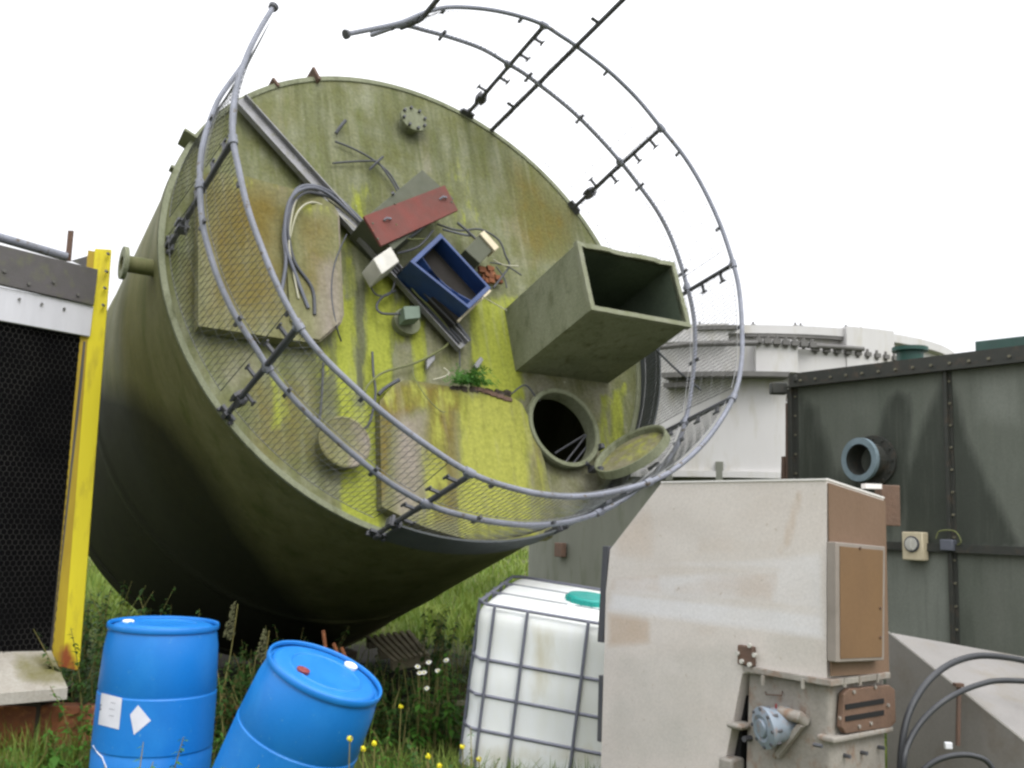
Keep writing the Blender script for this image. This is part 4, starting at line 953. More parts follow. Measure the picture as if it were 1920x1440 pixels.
# gearbox body below
zt = zz-.028; P = [WF(1402, 1285, -.03), WF(1548, 1290, -.03)]
gA = V(P[0][0], P[0][1], 0); gB = V(W0[0], W0[1], 0)-WN*.03-SN*.02; gC = gB+WS*(SW-.02)
gA2 = gA-WD*-.06
b = MB(); lowz = -.25
bot = [gA+WD*.05+V(0, 0, lowz), gB+V(0, 0, lowz), gC+V(0, 0, lowz), gC+WD*.45+V(0, 0, lowz)]
tp = [gA+V(0, 0, zt), gB+V(0, 0, zt), gC+V(0, 0, zt), gC+WD*.42+V(0, 0, zt)]
b.hexa(bot+tp); b.build('gearbox', M['cast'], mc, smooth=0, bevel=.02, seg=3)
# black block added to stand for the dark gap between cladding and gearbox
b = MB(); P = [WF(1390, 1268, -.06), WF(1402, 1268, -.06), WF(1378, 1530, -.06), WF(1340, 1530, -.06)]; b.prism(P, -WN*.25); b.build('dark_gap_block', M['black'], mc, smooth=0)
# lower lugs
b = MB(); q = WR(1600, 1380, .02); z2 = WF(1538, 1378, .0)[2]
b.prism([V(gB[0], gB[1], z2)+WD*.05+WN*.03, V(gB[0], gB[1], z2)+WN*.03+SN*.04, V(gC[0], gC[1], z2)+SN*.04, V(gC[0], gC[1], z2)-SN*.05, V(gB[0], gB[1], z2)-WN*.1+WD*.05], V(0, 0, -.025)); b.build('gearbox_flange', M['cast'], mc, smooth=0, bevel=.008)
b = MB(); p = WF(1388, 1360, -.01); b.box(p, WD*.045, WN*.05, V(0, 0, .014)); b.box(WF(1372, 1432, -.01), WD*.04, WN*.05, V(0, 0, .03)); each(b, 'gearbox_lug', M['cast'], mc, bevel=.012)
b = MB()
for (x, y) in ((1400, 1385), (1420, 1345)): b.lathe(WF(x, y, .0), WN, [(-.03, 0), (-.03, .014), (.02, .014), (.02, 0)], 6)
for (x, y) in ((1590, 1418), (1622, 1412), (1654, 1402), (1537, 1398)): b.lathe(WR(x, y, .0), SN, [(-.03, 0), (-.03, .009), (.012, .009), (.012, 0)], 6)
each(b, 'gearbox_bolt', M['galv_dark'], mc)
# vent on right side
b = MB(); P = [WR(1572, 1300, -.01), WR(1582, 1290, -.01), WR(1658, 1283, -.01), WR(1668, 1291, -.01), WR(1670, 1352, -.01), WR(1660, 1362, -.01), WR(1576, 1374, -.01), WR(1568, 1362, -.01)]
b.prism(P, SN*.028); vt = b.build('vent_plate', M['vent'], mc, smooth=0, bevel=.005, label='rusty brown vent plate with two slots')
for (y0, y1) in ((1326, 1314), (1348, 1336)):
    b = MB(); b.bar(WR(1585, y0, .0195), WR(1657, y1, .0195), V(0, 0, .011), SN*.002); b.build('vent_slot', M['black'], vt, part_of=mc)
b = MB()
for (x, y) in ((1573, 1346), (1610, 1362), (1600, 1297), (1640, 1288), (1664, 1322), (1632, 1356)): b.lathe(WR(x, y, .018), SN, [(0, 0), (0, .008), (.008, .008), (.008, 0)], 8)
each(b, 'vent_bolt', M['cast'], vt, part_of=mc)
# round sensor / motor
c = WF(1447, 1362, .04); mdir = nrm(WN*.9+WD*.35-V(0, 0, .12))
b = MB(); b.lathe(c, mdir, [(-.14, 0), (-.14, .07), (.0, .08), (.03, .092), (.045, .092), (.05, .078), (.056, .06), (.05, .042), (.062, .038), (.066, 0)], 40)
mo = b.build('motor', M['motor'], mc, label='blue grey round motor cover')
b = MB()
for k in range(8):
    t = k*math.pi/4; u_ = nrm(np.cross(mdir, V(0, 0, 1))); v_ = np.cross(u_, mdir); b.lathe(c+u_*.084*math.cos(t)+v_*.084*math.sin(t), mdir, [(.0, .0), (.0, .008), (.053, .008), (.053, 0)], 6)
each(b, 'motor_bolt', M['galv_dark'], mo, part_of=mc)
b = MB(); b.tube([WF(1462, 1335, .02), WF(1500, 1345, .01), WF(1508, 1352, -.02)], .028, 12); b.tube([WF(1465, 1392, .0), WF(1452, 1420, .0)], .012, 8); b.prism([WF(1466, 1420, -.01), WF(1510, 1362, -.01), WF(1502, 1356, -.01), WF(1458, 1412, -.01)], WN*.03)
b.build('motor_bracket', M['cast'], mo, part_of=mc)
b = MB(); b.lathe(WF(1455, 1324, .045), V(0, 0, 1), [(-.01, 0), (-.01, .005), (.01, .005), (.01, 0)], 8); b.build('red_plug', M['bungred'], mo, part_of=mc)
b = MB(); p = WF(1400, 1229, .012); b.box(p, WD*.045, WN*.014, V(0, 0, .045)); br = b.build('bearing_bracket', M['rustbrown'], mc, bevel=.006, label='dark rusty bolted bracket'); b = MB()
for (x, y) in ((1407, 1210), (1384, 1225), (1407, 1246), (1392, 1240), (1416, 1228)): b.lathe(WF(x, y, .026), WN, [(0, 0), (0, .011), (.012, .011), (.012, 0)], 6)
each(b, 'bracket_bolt', M['ltbox'], br, part_of=mc)
b = MB(); b.bar(WF(1140, 1024, -.02), WF(1130, 1204, -.02), WD*.022, WN*.02); b.build('side_rail', M['galv_dark'], mc, smooth=0, bevel=.003)
b = MB(); b.bar(WF(1131, 1266, -.02), WF(1128, 1390, -.02), WD*.016, WN*.02); b.build('side_rail', M['galv_dark'], mc, smooth=0, bevel=.003)
b = MB(); c = WR(1668, 945, -.1); b.box(at_y(1664, 948, 4.95), V(.045, 0, 0), V(0, .05, 0), V(0, 0, .1)); b.build('side_bracket', M['vent'], mc, bevel=.004, label='rusty brown bracket behind the housing')
b = MB(); b.box(at_y(1634, 912, 4.85), V(.04, .0, 0), V(0, .03, 0), V(0, 0, .012)); b.build('top_plate', M['steeledge'], mc)
b = MB(); b.tube([WF(1435, 1297, -.025), WF(1436, 1302, -.01), WF(1466, 1304, -.01), WF(1467, 1296, -.025)], .003, 5); b.build('handle', M['rustbrown'], mc)

# ------------------------------------------------------------------ stainless trough and hoses, lower right
tg_ = Thing('steel_trough', 'dull stainless trough with sloping sides behind the pale machine', 'trough', V(2.6, 5.2, 0))
A1, B1 = at_y(1661, 1184, 5.6), at_y(1990, 1448, 4.55); C1, D1 = at_y(1730, 1220, 6.1), at_y(2010, 1247, 6.0)
gA_ = V(A1[0]-.05, A1[1]-.1, -.05); gB_ = V(B1[0], B1[1]-.1, -.05)
b = MB(); b.add([A1, B1, gB_, gA_], [(0, 1, 2, 3)]); b.add([A1, B1, D1, C1], [(3, 2, 1, 0)])
b = MB(); b.prism([A1, B1, gB_, gA_], V(.006, .008, 0)); b.build('side_plate', M['trough'], tg_, smooth=0)
up_ = V(0, 0, .004); b = MB(); b.prism([A1+up_, B1+up_, D1+up_, C1+up_], V(0, 0, -.006)); b.build('sloping_top', M['trough_lt'], tg_, smooth=0)
b = MB(); b.bar(A1+V(0, 0, .008), B1+V(0, 0, .008), V(0, .006, 0), V(0, 0, .005)); b.build('bright_rim', M['steeledge'], tg_)
b = MB(); b.prism([C1, D1, V(D1[0], D1[1], 0), V(C1[0], C1[1], 0)], V(.0, .006, 0)); b.build('rear_plate', M['trough'], tg_, smooth=0)
e1, e2 = A1*.52+B1*.48, C1*.4+D1*.6; b = MB(); b.bar(at_y(1800, 1284, 5.75), at_y(1960, 1312, 5.35), V(0, .01, 0), V(0, 0, .006)); b.build('stiffener', M['trough'], tg_)
b = MB(); b.bar(at_y(1798, 1286, 5.03), at_y(1796, 1398, 5.0), V(.008, 0, 0), V(0, .01, 0)); b.box(at_y(1797, 1284, 5.03), V(.02, 0, 0), V(0, .02, 0), V(0, 0, .008)); b.build('rusty_strap', M['rustbrown'], tg_, smooth=0)
b = MB(); b.box(at_y(1778, 1398, 5.0), V(.018, 0, 0), V(0, .01, 0), V(0, 0, .016)); b.build('drain_fitting', M['white_pl'], tg_, bevel=.004)
def hose(pts, r, label):
    P = spline([at_y(*p) for p in pts], 8); b = MB(); b.tube(P, r, 10); o = b.build('hose', M['hose'], smooth=60, base=P[0]); tag(o, label, 'hose', 'black hoses at lower right')
hose([(1690, 1560, 4.6), (1688, 1440, 4.55), (1700, 1350, 4.6), (1730, 1290, 4.7), (1770, 1252, 4.8), (1815, 1233, 4.9), (1860, 1230, 4.95), (1925, 1240, 5.0), (1990, 1262, 5.0)], .0155, 'black hose making the highest arc over the trough')
hose([(1700, 1560, 4.5), (1694, 1440, 4.45), (1705, 1390, 4.5), (1735, 1345, 4.55), (1780, 1308, 4.6), (1835, 1284, 4.7), (1885, 1276, 4.75), (1990, 1282, 4.8)], .013, 'black hose making the middle arc over the trough')
hose([(1700, 1480, 4.3), (1740, 1436, 4.3), (1780, 1418, 4.3), (1825, 1417, 4.3), (1858, 1436, 4.3), (1880, 1500, 4.3)], .012, 'black hose making the lowest small arc at the frame bottom')

# ------------------------------------------------------------------ dark green panel tank, right
GA, GB = V(2.41, 8.5, 0), V(3.58, 6.9, 0); GD = nrm(GB-GA); GN = nrm(np.cross(GD, V(0, 0, 1)))
if GN@(GA-cam_pos*V(1, 1, 0)) > 0: GN = -GN
def G(px, py, o=0): return on_plane(px, py, GA+GN*o, GN)
gt = Thing('panel_tank', 'dark green bolted steel tank with a blue grey pipe nozzle, at the right', 'tank', GA+GD*1.5-GN*1.0)
top = G(1485, 722)[2]; Lg = 4.0; midz = G(1790, 1027)[2]
g0 = np.array([GA[0], GA[1], 0]); g0 = V(G(1485, 722)[0], G(1485, 722)[1], 0); g1 = g0+GD*Lg
st = pmask([([(1500, 740), (1535, 765), (1560, 860), (1570, 1000), (1490, 1000)], .9, 14), ([(1655, 765), (1670, 740), (1686, 733), (1705, 742), (1712, 780), (1705, 850), (1700, 1000), (1620, 900)], .95, 12),
    ([(1770, 700), (1795, 745), (1815, 820), (1850, 900), (1900, 1000), (1920, 1030), (1690, 1030), (1700, 880), (1735, 780)], .95, 14), (rectp(1490, 880, 1700, 1000), .7, 30), ([(1780, 1035), (1800, 1035), (1830, 1220), (1785, 1220)], .5, 12)])
lt = pmask([(rectp(1660, 1035, 1782, 1225), .8, 10), (rectp(1580, 740, 1650, 800), .35, 25), (rectp(1820, 700, 1920, 800), .6, 30)])
b = MB(); b.hexa([g0, g1, g1-GN*2.5, g0-GN*2.5, g0+V(0, 0, top), g1+V(0, 0, top), g1-GN*2.5+V(0, 0, top), g0-GN*2.5+V(0, 0, top)])
b.build('body', M['gtank'], gt, smooth=0, attrs=dict(stain=st, light=lt), grid=[(g0, GD, .05, 80), (g0, V(0, 0, 1), .05, 58)])
b = MB(); b.bar(g0-GD*.03+V(0, 0, top-.02)+GN*.03, g1+V(0, 0, top-.02)+GN*.03, GN*.035, V(0, 0, .008)); b.bar(g0-GD*.03+V(0, 0, top+.045)+GN*.0, g1+V(0, 0, top+.045)+GN*.0, GN*.008, V(0, 0, .055)); b.build('top_flange', M['gdark'], gt, smooth=0)
b = MB()
for k in range(26): 
    b.lathe(g0+GD*(.1+.15*k)+V(0, 0, top+.03)+GN*.008, GN, [(0, 0), (0, .011), (.015, .011), (.015, 0)], 6)
each(b, 'flange_bolt', M['bolt'], gt)
seam = V(*(G(1778, 760)[:2]), 0)
for (s0_, wd, nm_) in ((seam, .035, 'seam_flange'), (g0+GD*.01, .055, 'seam_flange')):
    b = MB(); b.bar(s0_+GN*.02+V(0, 0, .0), s0_+GN*.02+V(0, 0, top-.03), GD*.012, GN*.02); b.bar(s0_+GN*.006+V(0, 0, .0), s0_+GN*.006+V(0, 0, top-.035), GD*wd, GN*.004)
    sf = b.build(nm_, M['gdark'], gt, smooth=0); b = MB()
    for k in range(16): b.lathe(s0_+GD*(wd*.6)+GN*.01+V(0, 0, .2+k*.165), GN, [(0, 0), (0, .010), (.012, .010), (.012, 0)], 6)
    each(b, 'seam_bolt', M['bolt'], sf, part_of=gt)
b = MB(); ml = G(1650, 1022)+GN*.02; b.bar(V(g0[0], g0[1], ml[2])+GN*.02, V(g1[0], g1[1], ml[2])+GN*.02, GN*.025, V(0, 0, .03)); b.build('mid_rail', M['gdark'], gt, smooth=0)
c = G(1640, 864); ndir = nrm(GN*.92-GD*.1)
b = MB(); b.lathe(c, ndir, [(-.4, .135), (.17, .135), (.17, .122), (-.4, .122)], 40); nzz = b.build('nozzle', M['gdark'], gt)
b = MB(); b.lathe(c, ndir, [(.15, .134), (.15, .172), (.185, .172), (.185, .123)], 48); b.build('nozzle_flange', M['nozzle'], nzz, part_of=gt)
b = MB(); b.lathe(c, GN, [(.004, .12), (.004, .2), (.03, .2), (.03, .12)], 40)
for k in range(12):
    t = k*math.pi/6; u_ = GD; b.lathe(c+GD*.175*math.cos(t)+V(0, 0, 1)*.175*math.sin(t), GN, [(.02, 0), (.02, .011), (.045, .011), (.045, 0)], 6)
b.build('nozzle_pad', M['gdark'], nzz, part_of=gt)
b = MB(); b.lathe(c, ndir, [(-.35, 0), (-.35, .123)], 32); b.build('nozzle_bore', M['black'], nzz, part_of=gt)
# gauge box
cg = G(1716, 1024, .06); b = MB(); b.box(cg, GD*.085, GN*.04, V(0, 0, .105)); gb = b.build('isolator_box', M['cream'], gt, bevel=.008, label='small cream isolator box with a round dial')
b = MB(); b.lathe(cg+V(0, 0, .015)+GN*.04, GN, [(0, .06), (.012, .06), (.014, .05)], 32); b.build('dial_ring', M['cable_dk'], gb, part_of=gt)
b = MB(); b.lathe(cg+V(0, 0, .015)+GN*.04, GN, [(.01, 0), (.02, .0), (.02, .048), (.0, .048)], 32); b.bar(cg+V(0, 0, -.02)+GN*.066, cg+V(0, 0, .05)+GN*.066, GD*.008, GN*.006); b.build('dial', M['ltbox'], gb, part_of=gt)
cj = G(1778, 1022, .05); b = MB(); b.box(cj, GD*.05, GN*.03, V(0, 0, .04)); b.build('cable_box', M['cable_gr'], gt, bevel=.006)
b = MB(); b.tube(spline([G(1755, 1010, .06), G(1762, 996, .06), G(1790, 996, .06), G(1802, 1015, .06), G(1795, 1022, .05)], 6), .005, 6); b.build('cable_loop', M['cable_gn'], gt)
cn = g0+GD*1.35-GN*.42+V(0, 0, top); cn = at_y(1706, 652, 8.8); ntop_ = cn[2]; cn[2] = ntop_-.34
b = MB(); b.lathe(cn, V(0, 0, 1), [(0, .115), (.305, .115), (.305, .155), (.34, .155), (.34, 0)], 36); b.build('vent_neck', M['greenpaint'], gt)
k0, k1 = at_y(1828, 640, 8.0), at_y(2020, 618, 6.9); b = MB(); b.prism([k0, k1, k1+V(.5, .4, 0), k0+V(.5, .4, 0)], V(0, 0, -.42)); b.build('top_box', M['greenpaint'], gt, bevel=.006, smooth=0)
b = MB(); p = G(1478, 745, .02); b.bar(G(1479, 756, -.02), G(1479, 905, -.02), GD*.02, GN*.02); b.bar(G(1471, 856, -.02), G(1470, 900, -.02), GD*.018, GN*.02); b.tube([G(1480, 735, 0), G(1476, 738, 0), G(1474, 752, 0), G(1480, 754, 0)], .004, 5); b.build('hinge_strip', M['rustbrown'], gt)
b = MB(); p = G(1478, 722, .0); b.box(p+V(-.06, .1, -.02), V(.07, 0, 0), V(0, .05, 0), V(0, 0, .05)); b.box(p+V(.06, -.06, .05), V(.03, 0, 0), V(0, .03, 0), V(0, 0, .03)); each(b, 'corner_bracket', M['gdark'], gt, bevel=.01)
p = G(1520, 708); b = MB(); b.bar(G(1500, 714, -.1), G(1560, 708, -.1), V(0, 0, .025), GN*.03); b.build('pipe_lagging', M['ptank'], gt, bevel=.01)

# ------------------------------------------------------------------ pale round tank, far right
PC = V((1375-960)/1850*16.0, 16.0, 0); PR = 3.27
rt_ = Thing('round_tank', 'large pale grey round tank with a bolted rim, behind the green tank', 'tank', PC)
def pz(py, x=1400): d = PC[1]-PR; return at_y(x, py, d)[2]
zt_, zl = pz(612), pz(893)
b = MB(); b.lathe(PC, V(0, 0, 1), [(zl, PR), (zt_, PR), (zt_+.02, PR-.1), (zt_+.12, 0)], 160); b.build('upper_shell', M['ptank'], rt_)
b = MB(); b.lathe(PC, V(0, 0, 1), [(0, PR-.03), (zl+.01, PR-.03)], 160); b.build('lower_shell', M['ptank_low'], rt_)
b = MB(); b.lathe(PC, V(0, 0, 1), [(zl+.06, PR), (zl+.06, PR+.07), (zl-.02, PR+.07), (zl-.02, PR-.04)], 160); b.build('lower_ring', M['ptank'], rt_)
b = MB(); b.lathe(PC, V(0, 0, 1), [(zt_-.01, PR-.2), (zt_+.01, PR+.1), (zt_-.1, PR+.1), (zt_-.1, PR)], 160); b.build('rim_capping', M['ptank'], rt_)
def ar(px):   # angle on tank surface for image column (at mid height)
    best = None
    for a in np.linspace(-math.pi, 0, 721):
        p = PC+V(math.cos(a)*PR, math.sin(a)*PR, 4.0); 
        if p[1] > 14.5: continue
        q = proj(p[None])[0]; e = abs(q[0]-px)
        if best is None or e < best[0]: best = (e, a)
    return best[1]
def bandpart(name, x0, x1, za, zb, o0, o1, m_, n=24, z1a=None, z1b=None, label=None):
    a0, a1 = ar(x0), ar(x1); b = MB(); vs = []; fs = []
    for i in range(n+1):
        a = a0+(a1-a0)*i/n; c, s_ = math.cos(a), math.sin(a); t = i/n
        lo = za+(0 if z1a is None else (z1a-za)*t); hi = zb+(0 if z1b is None else (z1b-zb)*t)
        for (r, z) in ((PR+o0, lo), (PR+o1, lo), (PR+o1, hi), (PR+o0, hi)): vs.append(PC+V(c*r, s_*r, z))
    for i in range(n):
        for k in range(4): fs.append((4*i+k, 4*i+(k+1) % 4, 4*i+4+(k+1) % 4, 4*i+4+k))
    fs += [(0, 1, 2, 3), (4*n, 4*n+3, 4*n+2, 4*n+1)]
    b.add(vs, fs); return b.build(name, M[m_], rt_, smooth=30, label=label)
bandpart('dark_gutter', 1396, 1575, pz(632), pz(622), 0, .09, 'ptank_dk')
bandpart('upper_panel', 1575, 1660, pz(700), pz(608), .0, .16, 'ptank')
bandpart('upper_panel', 1240, 1365, pz(640), pz(608), .0, .12, 'ptank')
bandpart('mid_panel', 1413, 1486, pz(700), pz(640), .0, .22, 'ptank')
bandpart('mid_panel', 1488, 1640, pz(720), pz(655), .0, .14, 'ptank')
bandpart('mid_ledge', 1253, 1470, pz(710), pz(701), .0, .28, 'ptank_dk')
bandpart('mid_ledge', 1253, 1300, pz(727), pz(719), .0, .2, 'ptank_dk')
bandpart('dark_flange', 1310, 1380, pz(620), pz(612), .1, .16, 'ptank_dk')
def boltrow(x0, x1, py, n, o, sz, py1=None):
    a0, a1 = ar(x0), ar(x1); b = MB()
    for i in range(n):
        t = i/(n-1); a = a0+(a1-a0)*t; z = pz(py+(0 if py1 is None else (py1-py)*t)); d = V(math.cos(a), math.sin(a), 0); tt = V(-d[1], d[0], 0)
        c = PC+d*(PR+o)+V(0, 0, z); b.box(c, tt*sz, d*sz, V(0, 0, sz*.7)); b.lathe(c-V(0, 0, sz*1.4), V(0, 0, 1), [(0, 0), (0, sz*.5), (sz*3.2, sz*.5), (sz*3.2, 0)], 6)
    return b
b = boltrow(1418, 1510, 644, 7, .24, .045, 650); b.build('clamp_row', M['ptank_dk'], rt_)
b = boltrow(1520, 1672, 655, 10, .16, .04, 660); b.build('clamp_row', M['ptank_dk'], rt_)
for x, sz in ((1313, .035), (1412, .03), (1490, .03), (1500, .028), (1584, .034), (1612, .03), (1640, .022), (1652, .022)):
    a = ar(x); d = V(math.cos(a), math.sin(a), 0); tt = V(-d[1], d[0], 0); c = PC+d*(PR+.03)+V(0, 0, zt_+.01); b = MB(); b.box(c, tt*sz, d*sz, V(0, 0, sz*.6)); b.lathe(c, V(0, 0, 1), [(0, sz*.45), (sz*1.8, sz*.45), (sz*1.8, 0)], 6); b.build('rim_bolt', M['ptank_dk'], rt_)
b = MB(); b.tube([PC+V(math.cos(a)*(PR+.3), math.sin(a)*(PR+.3), pz(655-(1 if i else 0)*5)) for i, a in enumerate((ar(1225), ar(1300), ar(1415)))], .035, 8)
b.tube([PC+V(math.cos(a)*(PR+.22), math.sin(a)*(PR+.22), pz(650)) for a in (ar(1500), ar(1560), ar(1600))], .03, 8); b.build('rim_pipe', M['ptank_dk'], rt_)
for x in (1260, 1350): 
    a = ar(x); d = V(math.cos(a), math.sin(a), 0); b = MB(); b.box(PC+d*(PR+.03)+V(0, 0, pz(885)), V(-d[1], d[0], 0)*.05, d*.04, V(0, 0, .13)); b.build('bracket', M['ptank_low'], rt_, bevel=.01)
a = ar(1062); d = V(math.cos(a), math.sin(a), 0); b = MB(); b.box(PC+d*(PR+.03)+V(0, 0, 1.15), V(-d[1], d[0], 0)*.1, d*.04, V(0, 0, .1)); b.build('bracket', M['rustbrown'], rt_, bevel=.01)

# ------------------------------------------------------------------ pallet, slab, rusty rods
pl = Thing('wooden_pallet', 'grey weathered wooden pallet lying under the edge of the tank', 'pallet', at_y(750, 1215, 9.2))
pTL, pTR, pBR, pBL = at_y(684, 1192, 9.6), at_y(772, 1180, 9.7), at_y(806, 1224, 8.9), at_y(738, 1240, 8.8)
pn = nrm(np.cross(pTR-pTL, pTL-pBL)); pn = pn if pn[2] > 0 else -pn
for k in range(7):
    t0, t1 = k/7+.012, k/7+.10; T_ = lambda t: pTL*(1-t)+pTR*t; L2 = lambda t: pBL*(1-t)+pBR*t
    b = MB(); b.prism([T_(t0), T_(t1), L2(t1), L2(t0)], -pn*.02); b.build('slat', M['wood'], pl, bevel=.002, smooth=0)
for k in range(3):
    t = .08+.42*k; p0, p1 = pTL*(1-t)+pBL*t-pn*.06, pTR*(1-t)+pBR*t-pn*.06; b = MB(); b.bar(p0, p1, pn*.038, nrm(pTL-pBL)*.04); b.build('bearer', M['wood'], pl, smooth=0)
p = at_z(800, 1315, .02); b = MB(); b.box(p, V(.42, .0, 0), V(0, .3, 0), V(0, 0, .05)); tag(b.build('concrete_slab', M['concrete'], bevel=.02, base=p), 'weathered concrete slab sunk in grass beside the container', 'slab')
rr_lab = ['tall rusty steel rod standing behind the leaning drum', 'short rusty rod end right of the taller one', 'lowest short rusty rod end behind the leaning drum']
for k, (x, y, h_) in enumerate(((606, 1182, .16), (625, 1206, .06), (640, 1214, .06))):
    p = at_y(x, y, 6.4); b = MB(); b.tube([p, p+V(.03, 0, -h_)*1.0, V(p[0]+.05, p[1], terrain(p[0], p[1])-.02)], .012, 8); tag(b.build('rusty_rod', M['rust'], base=V(p[0], p[1], 0)), rr_lab[k], 'rod', 'rusty rods behind the leaning drum')

# ------------------------------------------------------------------ plants
def np_mesh(name, verts, faces4, m_, kind=None):
    me = bpy.data.meshes.new(name); nv, nf = len(verts), len(faces4)
    me.vertices.add(nv); me.vertices.foreach_set('co', verts.astype(np.float32).ravel())
    me.loops.add(nf*4); me.loops.foreach_set('vertex_index', faces4.astype(np.int32).ravel())
    me.polygons.add(nf); me.polygons.foreach_set('loop_start', np.arange(nf, dtype=np.int32)*4)
    me.update(calc_edges=True); me.validate()
    me.materials.append(m_); o = bpy.data.objects.new(name, me); sc.collection.objects.link(o)
    if kind: o['kind'] = kind
    return o
def tank_under(x, y):   # inside the footprint shaded by the tank
    return False
def grass(name, n, y0, y1, h0, h1, w_, label):
    u = rng.random(n); y = 1/(1/y0-u*(1/y0-1/y1)); x = (rng.random(n)*2-1)*(y*.62+.8)
    keep = ~((x > .9) & (y > 4.0) & (y < 6.0) & (x < 3)) 
    keep &= ~((np.hypot(x-d1b[0], y-d1b[1]) < .33))
    # sparse bare earth under the tank
    q = np.stack([x, y, np.full_like(x, 1.0)], 1)-TC; al = -(q@N_); r = np.linalg.norm(q+al[:, None]*N_, axis=1)
    under = (al > -.1) & (al < TL) & (r < 2.6); keep &= ~(under & (rng.random(n) < .7))
    clump = (np.sin(x*2.3+np.sin(y*1.7)*2)*np.cos(y*2.9+x)+1)/2
    keep &= ~((x < -.7) & (y > 5.0) & (y < 6.5) & (rng.random(n) < .65))
    keep &= ~((y > 8.6) & (x < -1.0-.12*(y-8.6)) & (x > -4.5) & (y < 16) & (rng.random(n) < .6))
    keep &= rng.random(n) < (.35+.65*clump)
    x, y = x[keep], y[keep]; n = len(x); z = terrain(x, y)
    h = (h0+(h1-h0)*rng.random(n)**1.6)*(.7+.6*clump[keep]); a = rng.random(n)*6.283; ln_ = rng.random(n)*.9
    wd = w_*(.6+.8*rng.random(n))*np.maximum(1, y/8)
    dx, dy = np.cos(a), np.sin(a); sx, sy = -dy, dx
    V_ = np.zeros((n, 6, 3))
    for k, (t, wf) in enumerate(((0, 1), (.55, .8), (1, .12))):
        px_ = x+dx*h*ln_*t*t; py_ = y+dy*h*ln_*t*t; pz_ = z-.01+h*t*(1-.25*ln_*t)
        for s_ in (0, 1):
            sg = 1 if s_ else -1
            V_[:, k*2+s_, 0] = px_+sg*sx*wd*wf; V_[:, k*2+s_, 1] = py_+sg*sy*wd*wf; V_[:, k*2+s_, 2] = pz_
    base = np.arange(n)[:, None]*6
    Fc = np.concatenate([base+np.array([0, 1, 3, 2]), base+np.array([2, 3, 5, 4])])
    o = np_mesh(name, V_.reshape(-1, 3), Fc, M['grass'], 'stuff'); o['label'] = label; o['category'] = 'grass'
grass('grass', 90000, 4.4, 12, .05, .26, .004, 'rough green grass growing between the drums and the container')
grass('meadow_grass', 60000, 11, 45, .12, .35, .007, 'pale green meadow grass beyond the tank')

def leafy(name, base, H, nst, leaf, m_, label, cat='weed', spread=.18, group=None, seed=0):
    R = random.Random(seed); t = Thing(name, label, cat, base, group); bs, bl = MB(), MB()
    for s_ in range(nst):
        az = R.uniform(0, 6.283); ln_ = R.uniform(.05, .35); h_ = H*R.uniform(.6, 1); st_ = base+V(R.uniform(-1, 1)*spread, R.uniform(-1, 1)*spread, -.03)
        P = [st_+V(math.cos(az)*ln_*h_*u*u, math.sin(az)*ln_*h_*u*u, h_*u) for u in np.linspace(0, 1, 6)]
        bs.tube(P, [.005, .0045, .004, .0035, .003, .002], 5)
        for k in range(int(12+h_*40)):
            u = .15+.85*R.random(); i = min(int(u*5), 4); p = P[i]+(P[i+1]-P[i])*(u*5-i)
            a = R.uniform(0, 6.283); d = V(math.cos(a), math.sin(a), R.uniform(-.35, .35)); d = nrm(d); L_ = leaf*(1.15-.6*u)*R.uniform(.7, 1.2)
            sd2 = nrm(np.cross(d, V(0, 0, 1))); dn_ = V(0, 0, -1)
            q0 = p; q1 = p+d*L_*.4+dn_*L_*.03; q2 = p+d*L_*1.0+dn_*L_*.3; wv = sd2*L_*.26
            bl.add([q0, q1+wv, q2, q1-wv, q1-V(0, 0, L_*.04)], [(0, 1, 4), (1, 2, 4), (2, 3, 4), (3, 0, 4)])
    bl.build('foliage', m_, t, smooth=0); bs.build('stem', M['stem'], t)
    return t
def gz(px, y): p = at_y(px, 1300, y); return V(p[0], y, float(terrain(p[0], y)))
spots = [(165, 6.9, .75, 6, .075, 'leaf', 'dark nettle clump directly right of the yellow post'), (190, 6.2, .45, 5, .075, 'leaf2', 'bright low weed between the yellow post and the upright drum'),
    (205, 7.4, .95, 7, .08, 'leaf', 'tall nettle clump rising behind the left edge of the upright drum'), (420, 6.6, .6, 7, .075, 'leaf', 'dark weed clump right behind the upright drum'),
    (455, 6.3, .62, 8, .08, 'leaf', 'dense dark weed clump midway between the two drums'), (490, 6.8, .62, 7, .08, 'leaf', 'dark weed clump at the back edge of the leaning drum'),
    (430, 5.9, .35, 6, .07, 'leaf2', 'bright low weed between the two drums'), (700, 7.4, .45, 6, .08, 'leaf', 'dark weed clump right of the leaning drum top'),
    (740, 7.0, .42, 7, .08, 'leaf', 'dark weed clump below the pallet'), (790, 7.2, .5, 7, .08, 'leaf', 'dark leafy clump beside the white daisies'),
    (845, 7.0, .62, 7, .08, 'leaf2', 'leafy weed touching the left side of the caged container'), (835, 8.6, .65, 6, .08, 'leaf', 'tall dark weed behind the daisies, right of the pallet'),
    (730, 6.0, .3, 6, .06, 'leaf2', 'low bright weed right of the leaning drum side'), (780, 5.7, .26, 6, .06, 'leaf2', 'low bright weed in front of the concrete slab'),
    (60, 6.1, .2, 6, .06, 'leaf2', 'small bright weed under the mossy ledge'), (130, 5.9, .24, 5, .06, 'leaf2', 'small bright weed left of the upright drum foot'), (10, 6.0, .18, 5, .06, 'leaf2', 'small weed at the far left frame edge'),
    (830, 5.5, .34, 5, .06, 'leaf', 'weed at the front corner of the caged container'), (560, 7.0, .5, 6, .08, 'leaf', 'weed in the dark behind the leaning drum'), (330, 6.6, .9, 6, .08, 'leaf', 'tall weed hidden behind the upright drum top')]
